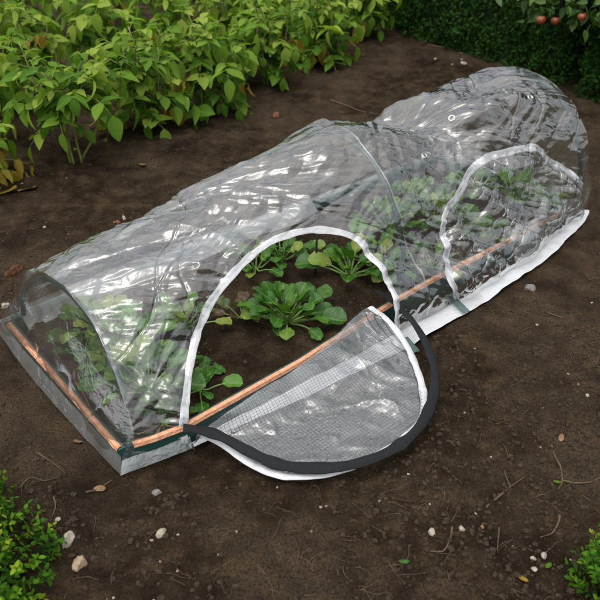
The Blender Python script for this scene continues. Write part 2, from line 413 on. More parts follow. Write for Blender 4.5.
# ridge crease where the sheet doubles over just right of the middle hoop
SURF = S0 + N0 * D0[..., None]
NSURF = normals_of(SURF)
SW = BED + (SURF[..., 0:1] - L / 2) * E_ + SURF[..., 1:2] * N_ + SURF[..., 2:3] * np.array([0, 0, 1.])
_d = SW - np.array([0, 0, HC]); _z = _d[..., 1] * CP - _d[..., 2] * SP; _y = -(_d[..., 1] * SP + _d[..., 2] * CP)
PXY = np.stack([300 + F * _d[..., 0] / _z, 300 + F * _y / _z], -1)
NW = NSURF[..., 0:1] * E_ + NSURF[..., 1:2] * N_ + NSURF[..., 2:3] * np.array([0, 0, 1.])
FRONT = (TT < 1.7) & (TT > .0)
def on_cover(pts):
    """(u index, th index) of the cover where the photograph shows the pixel"""
    out = []
    for p in pts:
        d = np.where(FRONT, np.hypot(PXY[..., 0] - p[0], PXY[..., 1] - p[1]), 1e9)
        i = np.unravel_index(np.argmin(d), d.shape); out.append(i)
    return np.array(out, float)
def cover_point(ij, arr):
    i = np.clip(ij[:, 0], 0, NU - 1.001); j = np.clip(ij[:, 1], 0, NV - 1.001)
    i0 = i.astype(int); j0 = j.astype(int); a = (i - i0)[:, None]; b = (j - j0)[:, None]
    return (arr[i0, j0] * (1 - a) + arr[i0 + 1, j0] * a) * (1 - b) + (arr[i0, j0 + 1] * (1 - a) + arr[i0 + 1, j0 + 1] * a) * b
def inside(poly, x, y):
    r = np.zeros(x.shape, bool); n = len(poly)
    for k in range(n):
        x0, y0 = poly[k]; x1, y1 = poly[(k + 1) % n]
        c = ((y0 > y) != (y1 > y)) & (x < (x1 - x0) * (y - y0) / (y1 - y0 + 1e-12) + x0)
        r ^= c
    return r
DOOR1 = [(186, 448), (185, 420), (187, 392), (191, 360), (199, 330), (213, 300), (236, 270), (262, 247), (290, 234), (318, 230), (344, 233), (362, 243), (378, 263), (391, 286), (397, 303), (399, 325)]
DOOR2 = [(460, 301), (452, 280), (446, 258), (443, 236), (447, 214), (456, 199), (465, 184), (474, 168), (486, 159), (504, 153), (522, 149), (539, 148), (549, 160), (563, 168), (576, 178), (583, 192), (586, 210)]
d1 = on_cover(DOOR1); d1[0, 1] = 0; d1[-1, 1] = 0
d2 = on_cover(DOOR2); d2[0, 1] = 0; d2[-1, 1] = 0
d1s = smooth_path(d1, 160); d2s = smooth_path(d2, 160)
d1s[:, 1] = np.clip(d1s[:, 1], 0, None); d2s[:, 1] = np.clip(d2s[:, 1], 0, None)

# ------------------------------------------------------------------ grow tunnel
def to_bed(p):                       # bed coordinates -> coordinates of an Empty standing at the bed centre
    p = np.array(p, float).copy(); p[..., 0] -= L / 2; return p
cover = thing('grow_tunnel', 'long clear plastic grow tunnel on hoops, its left zipped door open', 'grow tunnel', BED, YAW)
ii, jj = np.meshgrid(np.arange(NU - 1) + .5, np.arange(NV - 1) + .5, indexing='ij')
hole = inside(np.vstack([d1s, [[d1s[-1, 0], -5], [d1s[0, 0], -5]]]), ii, jj)
door2_in = inside(np.vstack([d2s, [[d2s[-1, 0], -5], [d2s[0, 0], -5]]]), ii, jj)
V = to_bed(SURF.reshape(-1, 3)); UVs = np.stack([UU, arc], -1).reshape(-1, 2)
f = grid_faces(NU, NV, ~(hole | door2_in))
v_, f_, uv_ = compact(V, f, UVs)
sheet = mesh_obj('plastic_cover', v_, f_, M['film'], cover, uv_)
# closed right door: its own slack panel of the same film
bul = np.zeros((NU, NV)); dm = np.zeros((NU, NV))
cen = d2s.mean(0)
dv = np.min(np.hypot((UU[..., None] - U1[np.clip(d2s[::4, 0], 0, NU - 1).astype(int)]), (arc[..., None] - cover_point(d2s[::4], arc[..., None])[:, 0])), -1)
extra = .045 * (facet(rot2(UU, arc, .7)[0] * 4 + 3, rot2(UU, arc, .7)[1] * 9, 31) - .6) + .016 * (facet(rot2(UU, arc, -.6)[0] * 22, rot2(UU, arc, -.6)[1] * 9, 32) - .5)
P2 = SURF + NSURF * ((extra - .012) * np.clip(dv / .06, 0, 1))[..., None]
f = grid_faces(NU, NV, door2_in)
v_, f_, uv_ = compact(to_bed(P2.reshape(-1, 3)), f, UVs)
door2 = mesh_obj('door', v_, f_, M['film_end'], cover, uv_); door2['label'] = 'closed clear right-hand door with white edging'
FOLD = [(507, 233), (530, 220), (560, 204), (588, 191), (587, 206), (566, 226), (545, 246), (530, 264), (521, 268), (514, 250)]
fd = on_cover(FOLD); fin = inside(smooth_path(np.vstack([fd, fd[:1]]), 90), ii, jj)
P3 = P2 + NSURF * (.016 + .020 * (facet(UU * 9, arc * 7, 45) - .4) + .010 * (facet(UU * 25, arc * 12, 46) - .5))[..., None]
v_, f_, uv_ = compact(to_bed(P3.reshape(-1, 3)), grid_faces(NU, NV, fin), UVs)
mesh_obj('door_fold', v_, f_, M['clear_skirt'], door2, uv_)
# end panels
def end_panel(u_end, sgn, name):
    nv, nw = 150, 90
    th = np.linspace(.02, PI - .02, nv); Cv = tunnel(np.full(nv, u_end), th)
    w = np.linspace(0, 1, nw)
    vv = np.broadcast_to(Cv[:, 1:2], (nv, nw)); zz = .012 + (Cv[:, 2:3] - .012) * w[None]
    vv = vv * (1 + 0 * zz)
    ub = u_end - sgn * (.042 if sgn > 0 else .014) * (1 - w[None]) ** 1.6 + (Cv[:, 0:1] - u_end) * w[None] ** 1.2
    P = np.stack([ub, vv, zz], -1)
    a, b = P[..., 1], P[..., 2]
    wa = a + .06 * (fbm(a * 4, b * 4, 3, 15) - .5); wb = b + .06 * (fbm(a * 4, b * 4, 3, 19) - .5)
    d = .03 * (fbm(a * 3, b * 3, 2, 41) - .5) + .045 * (facet(rot2(wa, wb, .8)[0] * 3.5, rot2(wa, wb, .8)[1] * 9, 12) - .5)
    d = d + .018 * (facet(rot2(wa, wb, -.5)[0] * 8, rot2(wa, wb, -.5)[1] * 19, 14) - .5) + .012 * ridge(vnoise(rot2(wa, wb, 1.0)[0] * 3, rot2(wa, wb, 1.0)[1] * 10, 13), 8)
    d = d * np.clip(4 * w * (1 - w), 0, 1)[None]
    P = P - np.array([sgn, 0, 0]) * (d + (.012 if sgn > 0 else .055) * np.sin(PI * w)[None])[..., None]
    uv = np.stack([a + 5, b + np.abs(a) * .2], -1).reshape(-1, 2)
    return mesh_obj(name, to_bed(P.reshape(-1, 3)), grid_faces(nv, nw), M['film_end'], cover, uv)
end_panel(0.0, 1, 'end_panel'); end_panel(L, -1, 'end_panel')
# hoops
for k, u in enumerate(HOOPS):
    th = np.linspace(0, PI, 90); p = tunnel(np.full(90, u + (.012 if k == 0 else -.012 if k == 2 else 0)), th, -.022)
    p[:, 1] = np.clip(p[:, 1], -(W / 2 - .045), W / 2 - .045); p[0, 2] = p[-1, 2] = -.06
    v, f = tube_data(to_bed(p), .0085, 10); h_ = MB(); h_.add(v, f); h_.build('hoop', M['green_tube'], cover)
    # sewn seam of the cover along the hoop
    p = cover_point(np.stack([np.full(120, np.clip(np.interp(u, U1, np.arange(NU)), 2, NU - 3)), np.linspace(3, NV - 4, 120)], 1), SURF)
    nn = cover_point(np.stack([np.full(120, np.clip(np.interp(u, U1, np.arange(NU)), 2, NU - 3)), np.linspace(3, NV - 4, 120)], 1), NSURF)
    v, f, uv = ribbon_data(to_bed(p + nn * .001), nn, .007, .0012, 0, k); sm = MB(); sm.add(v, f, uv)
    if k == 1: sm.build('seam', M['film_end'], cover)
# white zip edging of both doors
for k, ds in enumerate((d1s, d2s)):
    p = cover_point(ds, SURF if k == 0 else SURF) ; nn = cover_point(ds, N0)
    p = p + nn * .004; p[:, 2] = np.maximum(p[:, 2], .02)
    if k == 1:
        t_ = np.linspace(0, 1, len(p)); p = p + nn * (.010 * (vnoise(t_ * 22, t_ * 0, 3) - .4))[:, None]
    v, f, uv = ribbon_data(to_bed(p), nn, .024 if k == 0 else .030, .0035, .4, k)
    r = MB(); r.add(v, f, uv); r.build('door_edging', M['white_tape'], cover)
# eyelets on the ridge
for px in ((451, 118), (425, 155), (531, 97)):
    ij = on_cover([px]); p = cover_point(ij, SURF)[0]; nn = cover_point(ij, N0)[0]
    a = np.cross(nn, [1, 0, 0]); a /= np.linalg.norm(a); b = np.cross(nn, a); tt = np.linspace(0, 2 * PI, 25)[:-1]
    path = p + nn * .003 + .011 * (np.cos(tt)[:, None] * a + np.sin(tt)[:, None] * b); path = np.vstack([path, path[:2]])
    v, f = tube_data(to_bed(path), .0045, 8, False); e = MB(); e.add(v, f); e.build('eyelet', M['steel'], cover)
# skirt on the ground: loops around the hem
def skirt_strip(inner, outer, n, mat, name, seed, zi=.014, zo=.008, fray=1.0):
    m = 14; r = np.linspace(0, 1, m)[None, :]
    A = smooth_path(inner, n); B = smooth_path(outer, n)
    P = A[:, None] * (1 - r[..., None]) + B[:, None] * r[..., None]
    sv = np.broadcast_to(np.concatenate([[0], np.cumsum(np.linalg.norm(np.diff(A, axis=0), axis=1))])[:, None], P.shape[:2])
    rv = r * np.linalg.norm(B - A, axis=1)[:, None]
    z = .014 * (fbm(sv * 7, rv * 7, 3, seed) - .4) + .012 * (facet(sv * 9, rv * 5, seed + 2) - .4) + .006 * (facet(sv * 26, rv * 16, seed + 3) - .4)
    z = zi * (1 - r) + zo * r + z * (1 - .25 * r)
    out = B - A; out /= np.linalg.norm(out, axis=1)[:, None] + 1e-9
    jag = (.012 * (vnoise(sv * 5, rv * 0, seed + 5) - .5) + .006 * (vnoise(sv * 22, rv * 0, seed + 6) - .5)) * r * fray
    P = P + out[:, None] * jag[..., None]
    P = np.concatenate([P, z[..., None]], -1)
    return mesh_obj(name, to_bed(P.reshape(-1, 3)), grid_faces(n, m), mat, cover, np.stack([sv, rv], -1).reshape(-1, 2))
hw_ = W / 2
def side(f, ua, ub, sg=-1, n=12): return [(u, sg * (hw_ + float(f(u)))) for u in np.linspace(ua, ub, n)]
skirt_strip(side(hem_in, .155, 2.26, n=24), side(hem_out, .155, 2.31, n=24), 280, M['white_skirt'], 'skirt', 1)
o = skirt_strip(side(hem_in, -.029, .16, n=4), side(hem_out, -.047, .16, n=4), 50, M['clear_skirt'], 'skirt', 2, .042, .010, .4); o['label'] = 'translucent hem along the left corner'
o = skirt_strip([(-.030, hw_ + .02), (-.037, 0), (-.030, -hw_ - .036)], [(-.050, hw_ + .03), (-.062, 0), (-.048, -hw_ - .0545)], 100, M['clear_hem'], 'skirt', 3, .050, .010, .4); o['label'] = 'translucent hem across the left end'
skirt_strip([(L, hw_ + .05), (L / 2, hw_ + .05), (-.012, hw_ + .05)], [(L, hw_ + .13), (L / 2, hw_ + .13), (-.03, hw_ + .10)], 220, M['clear_skirt'], 'skirt', 4)
skirt_strip([(2.26, -hw_ + .06), (L + .02, -.12), (L + .02, hw_ + .05)], [(2.31, -hw_ + .025), (L + .085, -.15), (L + .09, hw_ + .12)], 100, M['clear_skirt'], 'skirt', 5, .016, .010)
for px in ((466, 306), (416, 345), (577, 211)):
    p = bed_local(at(*px, .03)); s_ = MB()
    v, f, uv = ribbon_data(np.array([[p[0] - .004 * k_, p[1] + .052 - .015 * k_, .030 - .001 * k_] for k_ in range(6)]), np.tile([0, 0, 1.], (6, 1)), .030, .002, 0, 1)
    s_.add(v, f, uv); s_.build('strap', M['green_strap'], cover)
M['vent'] = woven_material('white_vent_net', (.74, .76, .78), .70, .0075, .5, .5)
nn_ = 220; us_ = np.linspace(.02, 1.30, nn_); rr_ = np.linspace(0, 1, 12)
VN = np.zeros((nn_, 12, 3)); VN[..., 0] = us_[:, None]; VN[..., 1] = W / 2 - .034 - .055 * rr_[None] ** 1.5; VN[..., 2] = .125 - .062 * rr_[None]
VN[..., 1] += .014 * (fbm(us_[:, None] * 7, rr_[None] * 2, 3, 81) - .5); VN[..., 2] += .03 * (fbm(us_[:, None] * 4, rr_[None], 2, 85) - .5) + .016 * (facet(us_[:, None] * 6, rr_[None] * 2, 82) - .5)
mesh_obj('vent_net', to_bed(VN.reshape(-1, 3)), grid_faces(nn_, 12), M['vent'], cover, np.stack([np.broadcast_to(us_[:, None], (nn_, 12)), np.broadcast_to(.1 * rr_[None], (nn_, 12))], -1).reshape(-1, 2))
# the open door laid out over the board onto the soil
HG = smooth_path([(196, 435), (222, 415), (260, 390), (300, 366), (326, 345), (350, 322), (366, 308)], 220)
AR = smooth_path([(192, 442), (206, 437), (226, 447), (255, 467), (292, 479), (340, 471), (390, 449), (420, 422), (423, 395), (416, 368), (404, 343), (388, 323), (370, 309)], 220)
n_, m_ = 220, 160
FL = np.zeros((n_, m_, 3)); FN = np.zeros((n_, m_))
for i in range(n_):
    for j in range(m_):
        r = j / (m_ - 1); px = HG[i] * (1 - r) + AR[i] * r
        z = max(.062 - .022 * r + .032 * math.exp(-(r * 4.2) ** 2), .030 + .065 * min(1, max(0, (i - 170) / 32)))
        FL[i, j] = bed_local(at(px[0], px[1], z))
a, b = FL[..., 0], FL[..., 1]
wa = a + .05 * (fbm(a * 5, b * 5, 3, 51) - .5); wb = b + .05 * (fbm(a * 5, b * 5, 3, 55) - .5)
FN = .026 * (fbm(a * 5, b * 5, 2, 61) - .4) + .034 * (facet(wa * 5, wb * 9, 63) - .4) + .018 * (facet(rot2(wa, wb, .7)[0] * 11, rot2(wa, wb, .7)[1] * 19, 66) - .5) + .008 * ridge(vnoise(rot2(wa, wb, .5)[0] * 6, rot2(wa, wb, .5)[1] * 13, 67), 7)
FN = FN + .012 * (facet(rot2(wa, wb, -.4)[0] * 16, rot2(wa, wb, -.4)[1] * 30, 68) - .5) + .007 * (facet(rot2(wa, wb, .9)[0] * 26, rot2(wa, wb, .9)[1] * 40, 69) - .5)
r_ = np.linspace(0, 1, m_)[None]; FN = FN - .016
FL[..., 2] += FN * np.clip(r_ * 4, .2, 1) * np.clip((1 - r_) * 5, .25, 1)
FL[..., 2] = np.maximum(FL[..., 2], .030)
uvf = np.stack([a, b + FL[..., 2] * .9], -1).reshape(-1, 2)
door1 = mesh_obj('door', FL.reshape(-1, 3), grid_faces(n_, m_), M['film_flap'], cover, uvf); door1['label'] = 'open door flap of film and net laid on the soil'
NETP = FL.copy(); NETP[..., 2] += .007 + .006 * (fbm(a * 9, b * 9, 2, 71) - .3)
mesh_obj('netting', NETP.reshape(-1, 3), grid_faces(n_, m_), M['net'], door1, uvf)
ed = np.array([FL[i, -1] for i in range(10, n_)] ) + np.array([0, 0, .007])
v, f, uv = ribbon_data(ed, np.tile([0, 0, 1.], (len(ed), 1)), .024, .0035, .3, 4); r = MB(); r.add(v, f, uv); r.build('flap_edging', M['white_tape'], door1)
BK = smooth_path([(183, 428, .075), (200, 430, .065), (222, 437, .055), (250, 452, .05), (278, 464, .047), (310, 468, .046), (350, 465, .046), (388, 452, .046), (416, 431, .05), (431, 404, .055), (435, 376, .06), (429, 350, .07), (416, 326, .08), (402, 310, .085), (388, 298, .08), (376, 291, .07)], 160)
BKp = np.array([bed_local(at(p[0], p[1], p[2] + .024)) for p in BK])
cenb = BKp.mean(0); nb = np.array([0, 0, 1.]) + .35 * (BKp - cenb) / np.linalg.norm(BKp - cenb, axis=1)[:, None] * np.array([1, 1, 0])
v, f, uv = ribbon_data(BKp, nb, .032, .0035, .1, 6); r = MB(); r.add(v, f, uv); r.build('black_edging', M['black_tape'], door1)
# zip pull dangling at the lower left corner of the open doorway
zp = bed_local(at(192, 447, .03)); r = MB()
v, f = tube_data([zp + [0, 0, .012], zp + [.001, -.006, .0], zp + [.002, -.014, -.016]], [.003, .0035, .005], 8); r.add(v, f); r.build('zip_pull', M['black_plastic'], cover)

# ------------------------------------------------------------------ raised bed
bed = thing('raised_bed', 'low dark green board bed edged with copper tape under the clear tunnel', 'raised bed', BED, YAW)
TB = .024
hl, hw = L / 2, W / 2
BPROF = [(0, -.06), (0, .071), (.001, .0743), (.005, .075), (.018, .075), (.022, .0735), (.024, .068), (.024, -.06)]     # (depth inward, height)
def sweep(path, inward, prof):
    P = np.array([[(p[0] + n_[0] * d_, p[1] + n_[1] * d_, z_) for d_, z_ in prof] for p, n_ in zip(path, inward)])
    k_ = len(prof); f = grid_faces(len(path), k_).tolist()
    return P.reshape(-1, 3), f, k_
def board(path, inward):
    v, f, k_ = sweep(path, inward, BPROF); n = len(path)
    f += [list(range(k_))[::-1], list(range((n - 1) * k_, n * k_))]
    mb = MB(); mb.add(v, f); return mb.build('board', M['green_board'], bed, False)
def tape(path, inward, par):
    n = len(path); s_ = np.arange(n) * .008
    w = .0010 + .0016 * vnoise(s_ * 90, s_ * 0, 5)
    P = np.array([[(p[0] + q[0] * d_, p[1] + q[1] * d_, z_) for d_, z_ in ((-.0015, .062), (-.0015 - w_, .066), (-.0015, .0705), (-.0005, .0757), (.003, .0768), (.008, .0770 + w_), (.013, .0768))] for p, q, w_ in zip(path, inward, w)])
    mb = MB(); mb.add(P.reshape(-1, 3), grid_faces(n, 7).tolist()); return mb.build('copper_tape', M['copper'], par, False)
us = np.linspace(-.005, L - .10, 280); fp = np.stack([us - hl, -hw - bow(us)], 1); fi = np.tile([0, 1.], (280, 1))
us2 = np.linspace(0, L - .10, 60); bp_ = np.stack([us2 - hl, np.full(60, hw)], 1); bi_ = np.tile([0, -1.], (60, 1))
b_front = board(fp, fi); b_back = board(bp_[::-1], bi_)
vs_ = np.linspace(-hw - .028, hw - .026, 110); lp = np.stack([np.full(110, -hl - .030), vs_], 1); b_left = board(lp[::-1], np.tile([1., 0], (110, 1)))
vs_ = np.linspace(-hw + .04, hw - .026, 40); rp_ = np.stack([np.full(40, hl - .10), vs_], 1); board(rp_, np.tile([-1., 0], (40, 1)))
tape(fp[2:-4], fi[2:-4], b_front); tape(lp[::-1][2:-1], np.tile([1., 0], (107, 1)), b_left)

# ------------------------------------------------------------------ soil
def soil_height(x, y):
    x = np.asarray(x, float); y = np.asarray(y, float)
    dx = x - BED[0]; dy = y - BED[1]
    u = dx * E_[0] + dy * E_[1]; v = dx * N_[0] + dy * N_[1]
    q = np.maximum(np.abs(u) - (hl + .0), np.maximum(v - hw, -v - hw - bow(u + hl)))   # distance outside the boards
    h = .060 * (fbm(x * 1.3, y * 1.3, 3, 2) - .5) + .042 * (fbm(x * 5, y * 5, 4, 7) - .5)
    cl = cells(x * 11 + .6 * fbm(x * 9, y * 9, 2, 4), y * 11 + .6 * fbm(x * 9, y * 9, 2, 6), 2)
    cl2 = cells(x * 29, y * 29, 4)
    msk = np.clip((fbm(x * 2.4, y * 2.4, 3, 33) - .40) * 5, 0, 1)
    clod = (.030 * np.clip(.55 - cl[1], 0, 1) + .008 * np.clip(.5 - cl2[1], 0, 1)) * (.22 + .95 * msk)
    fine = .011 * (fbm(x * 34, y * 34, 3, 8) - .5) + .012 * (fbm(x * 13, y * 13, 3, 18) - .5) * msk
    near = np.clip((q - .13) / .10, 0, 1)                               # flat where the hem lies
    out = (h + clod + fine) * near + (1 - near) * (-.012 + .35 * fine)
    inn = .040 + .6 * h + clod + fine
    return np.where(q < -.026, inn, np.where(q < .0, -.03, out))
def soil_patch(xa, xb, ya, yb, st):
    xs = np.arange(xa, xb + st / 2, st); ys = np.arange(ya, yb + st / 2, st)
    return xs, ys
ys = [-.2]
while ys[-1] < 9.0:
    yv = ys[-1]; ys.append(yv + (.0075 if .9 < yv < 3.2 else .012 if .5 < yv <= 4.2 else .03 if yv < 6 else .07))
ys = np.array(ys)
xs = np.concatenate([np.arange(-3.2, -1.7, .03), np.arange(-1.7, 2.0, .0085), np.arange(2.0, 3.8, .03)])
ys = np.concatenate([[-400, -60, -12, -3, -1], ys, [10, 14, 25, 70, 400]]); xs = np.concatenate([[-400, -60, -15, -7, -4.5], xs, [5, 7.5, 15, 60, 400]])
X, Y = np.meshgrid(xs, ys, indexing='ij')
Z = soil_height(X, Y) * np.clip(1 - (np.maximum(np.abs(X) - 3.2, 0)) / 3, 0, 1) * np.clip(1 - np.maximum(Y - 8, 0) / 3, 0, 1)
soil = mesh_obj('ground', np.stack([X, Y, Z], -1).reshape(-1, 3), grid_faces(len(xs), len(ys)), M['soil']); soil['kind'] = 'structure'
def ground(px, py, dz=0.0):
    p = at(px, py); z = float(soil_height(p[0], p[1])); p = at(px, py, z); p[2] = float(soil_height(p[0], p[1])) + dz
    return p
# crumbs and clods strewn over the surface (nobody could count them)
ICO_V = None
def ico():
    t = (1 + 5 ** .5) / 2
    v = np.array([(-1, t, 0), (1, t, 0), (-1, -t, 0), (1, -t, 0), (0, -1, t), (0, 1, t), (0, -1, -t), (0, 1, -t), (t, 0, -1), (t, 0, 1), (-t, 0, -1), (-t, 0, 1)], float) / math.hypot(1, t)
    f = np.array([(0, 11, 5), (0, 5, 1), (0, 1, 7), (0, 7, 10), (0, 10, 11), (1, 5, 9), (5, 11, 4), (11, 10, 2), (10, 7, 6), (7, 1, 8), (3, 9, 4), (3, 4, 2), (3, 2, 6), (3, 6, 8), (3, 8, 9), (4, 9, 5), (2, 4, 11), (6, 2, 10), (8, 6, 7), (9, 8, 1)])
    return v, f
IV, IF = ico()
def subdiv(v, f):
    v = v.tolist(); cache = {}; out = []
    def mid(a, b):
        k = (min(a, b), max(a, b))
        if k not in cache:
            m = (np.array(v[a]) + np.array(v[b])); m /= np.linalg.norm(m); v.append(m.tolist()); cache[k] = len(v) - 1
        return cache[k]
    for a, b, c in f:
        x, y, z = mid(a, b), mid(b, c), mid(c, a); out += [(a, x, z), (b, y, x), (c, z, y), (x, y, z)]
    return np.array(v), np.array(out)
IV2, IF2 = subdiv(IV, IF); IV3, IF3 = subdiv(IV2, IF2)
ncr = 23000
px = RNG.uniform(-20, 620, ncr * 2); py = 600 - 560 * RNG.random(ncr * 2) ** .8 + 10
P = np.array([at(a, b) for a, b in zip(px, py)])
cm = fbm(P[:, 0] * 2.4, P[:, 1] * 2.4, 3, 33)
ql = (P - BED); qu = np.abs(ql @ E_) - hl; qv = np.abs(ql @ N_) - hw; qq = np.maximum(qu, qv)
ok = ((qq > .17) | (qq < -.05)) & (RNG.random(len(P)) < np.clip((cm - .30) * 4, .15, 1)); P = P[ok][:ncr]
P[:, 2] = soil_height(P[:, 0], P[:, 1]); ncr = len(P)
sz = .0012 + .0075 * RNG.random(ncr) ** 7
sc = sz[:, None, None] * (IV[None] * (1 + .45 * (RNG.random((ncr, 12, 1)) - .5))) * np.stack([RNG.uniform(.7, 1.4, ncr), RNG.uniform(.7, 1.4, ncr), RNG.uniform(.5, .9, ncr)], -1)[:, None, :]
cv = (P[:, None, :] + sc + np.array([0, 0, .25]) * sz[:, None, None]).reshape(-1, 3)
cf = (IF[None] + (np.arange(ncr) * 12)[:, None, None]).reshape(-1, 3)
o = mesh_obj('soil_crumbs', cv, cf, M['crumb'], smooth=False); o['kind'] = 'stuff'
# fine dry rootlets and straw flecks in the soil
mb = MB(); nst = 0
while nst < 380:
    a, b = random.uniform(0, 600), random.uniform(120, 600)
    p = at(a, b); q = p - BED; q = max(abs(q @ E_) - hl, abs(q @ N_) - hw)
    if q < .17: continue
    if fbm(np.array([p[0] * 2]), np.array([p[1] * 2]), 2, 44)[0] < .45 and random.random() < .7: continue
    ang = random.uniform(0, 2 * PI); ln = random.uniform(.012, .07); cvt = random.uniform(-14, 14); path = []
    x, y = p[0], p[1]
    for s in range(6):
        path.append((x, y, float(soil_height(x, y)) + .002 + .004 * math.sin(s * .6))); x += ln / 5 * math.cos(ang); y += ln / 5 * math.sin(ang); ang += cvt * ln / 5 + random.uniform(-.3, .3)
    v, f = tube_data(path, random.uniform(.0004, .0009), 4, False); mb.add(v, f); nst += 1
o = mb.build('root_fibres', M['root']); o['kind'] = 'stuff'

# ------------------------------------------------------------------ stones, twigs, fallen leaves
def stone_mesh(name, size, flat, mat, seed, rough=.35):
    r = np.random.default_rng(seed); d = r.normal(size=(7, 3)); d /= np.linalg.norm(d, axis=1)[:, None]; cut = r.uniform(.55, .9, 7)
    v = IV3.copy()
    for n, c in zip(d, cut):
        h = v @ n; v = v - np.clip(h - c, 0, None)[:, None] * n
    v = v * (1 + rough * 1.1 * (fbm(v[:, 0] * 3 + seed, v[:, 1] * 3 + v[:, 2] * 2, 3, 3) - .5))[:, None]
    v = v * size * np.array([1, r.uniform(.6, .9), flat])
    return v, IF3
def stone(px, py, rpx, mat, label, seed, flat=.6, name='stone', cat='stone', group=None, rz=None):
    p = ground(px, py); sc_ = np.linalg.norm(p - [0, 0, HC]) / F
    v, f = stone_mesh(name, rpx * sc_, flat, mat, seed)
    o = mesh_obj(name, v, f, M[mat], smooth=False); o.location = (p[0], p[1], p[2] + .05 * flat * rpx * sc_)
    o.rotation_euler = (random.uniform(-.2, .2), random.uniform(-.2, .2), rz if rz is not None else random.uniform(0, 6.28)); tag(o, label, cat, group); return o
stone(80, 565, 9.5, 'stone_buff', 'large chunky buff stone beside the round box bush at the lower left', 1, .75)
stone(68, 538, 8, 'stone_pale', 'upright pale flaky stone just above the large buff stone', 2, .95, rz=1.1)
stone(161, 534, 6.5, 'stone_pale', 'flat pale angular stone alone on soil below the tunnel corner', 3, .55)
stone(432, 533, 5.2, 'stone_pale', 'white angular stone in the bare soil in front of the open flap', 4, .7)
stone(462, 529, 3.4, 'stone_pale', 'small rounded white stone right beside the white angular stone', 5, .7)
stone(544, 546+10, 3.6, 'stone_pale', 'whitish pebble left of the small right-hand box bush, nearer the twig', 6, .7)
stone(533, 559, 3.4, 'stone_pale', 'whitish pebble above an orange leaf scrap at the lower right', 8, .7)
stone(534, 570, 3.0, 'stone_pale', 'tiny white stone directly beside the orange leaf scrap', 9, .7)
stone(157, 493, 5.0, 'stone_grey', 'smooth grey stone in front of the tunnel corner hem', 10, .7)
stone(57, 519, 3.6, 'stone_pale', 'small pale stone above the flaky upright stone', 11, .5)
stone(531, 290, 6.5, 'stone_grey', 'dark grey clod like stone beside the white hem on the right', 12, .8)
stone(276, 116, 5.5, 'brick', 'reddish brick lump on the soil in front of the potato plants', 13, .7)
stone(124, 218, 3.6, 'stone_pale', 'pale pebble behind the tunnel next to a red chip', 14, .6)
stone(118, 222, 3.0, 'brick', 'small red chip beside the pale pebble behind the tunnel', 15, .6)
stone(14, 272, 10, 'rust_clod', 'large rusty brown lump on the soil at the left edge', 16, .6)
stone(5, 306, 5, 'stone_pale', 'pale stone at the left edge near the tunnel end', 17, .6)
stone(463, 64, 4.2, 'stone_pale', 'whitish stone in front of the dark hedge', 18, .7)
stone(526, 75, 6.0, 'stone_grey', 'grey stone near the dark hedge behind the right hoop', 19, .6)
k = 0
zones = [((230, 600, 470, 600), 14, 'tiny pale pebble pressed into the bare soil in front of the tunnel', 'tiny pebbles in the front soil'),
         ((450, 600, 300, 470), 11, 'tiny pale pebble in the bare soil right of the open flap', 'tiny pebbles in the right soil'),
         ((0, 330, 150, 240), 12, 'tiny pale pebble in the soil gap between tunnel and potato plants', 'tiny pebbles behind the tunnel'),
         ((400, 520, 40, 110), 9, 'tiny pale pebble in the soil between potato plants and hedge', 'tiny pebbles near the hedge'),
         ((20, 230, 478, 600), 10, 'tiny pale pebble in the soil below the left tunnel corner', 'tiny pebbles in the left soil')]
for (xa, xb, ya, yb), n, lab, grp in zones:
    got = 0
    while got < n:
        a, b = random.uniform(xa, xb), random.uniform(ya, yb); p = at(a, b); q = p - BED; q = max(abs(q @ E_) - hl, abs(q @ N_) - hw)
        if q < .20 or (q < .55 and b > 330 and a < 450 and (q @ np.ones(1) if False else True) and inside([tuple(t) for t in AR] + [(378, 309), (190, 441)], np.array([a]), np.array([b]))[0]): continue
        k += 1; got += 1
        stone(a, b, random.uniform(1.0, 2.1), random.choice(['stone_pale', 'stone_pale', 'stone_buff', 'stone_grey']), lab, 100 + k, .65, 'pebble', 'pebble', grp)
def twig(pts, r, label, name='twig', cat='twig', mat='root', lift=.004):
    pts = smooth_path([ground(*p[:2], lift + (p[2] if len(p) > 2 else 0)) for p in pts], 26)
    rad = np.interp(np.linspace(0, 1, 26), [0, .5, 1], [r, r * .8, r * .4]) * (1 + .3 * (vnoise(np.arange(26) * .7, np.arange(26) * 0., int(r * 1e5)) - .5))
    v, f = tube_data(pts - pts[0], rad, 6); mb = MB(); mb.add(v, f); o = mb.build(name, M[mat]); o.location = tuple(pts[0]); return tag(o, label, cat)
twig([(551, 446), (555, 458), (560, 470), (562, 482), (558, 490)], .003, 'upright curved reddish root right of the black edging', 'root', 'root')
twig([(563, 480), (575, 484), (590, 483), (604, 476)], .0026, 'thin pale root crossing the soil at the right edge', 'root', 'root')
twig([(486, 508), (500, 496), (510, 488), (524, 478)], .0034, 'bent brown root left of the curved reddish root', 'root', 'root')
twig([(510, 487), (506, 478), (504, 470)], .002, 'short side root forking from the bent brown root', 'root', 'root')
twig([(560, 514), (558, 524), (552, 534), (540, 538)], .003, 'hooked brown root above the right-hand box bush', 'root', 'root')
twig([(499, 528), (498, 540), (497, 552)], .0025, 'straight thin root near the centre of the lower soil', 'root', 'root')
twig([(452, 528), (450, 540), (443, 552), (430, 552)], .0028, 'curled root beside the white angular stone', 'root', 'root')
twig([(330, 101), (345, 106), (362, 112), (382, 115)], .0045, 'bent dry twig lying behind the middle of the tunnel')
twig([(428, 44), (445, 48), (462, 51)], .006, 'straight dry stick beside the potato leaves near hedge')
twig([(38, 454), (52, 463), (66, 474)], .002, 'long thin straw on soil left of the tunnel corner')
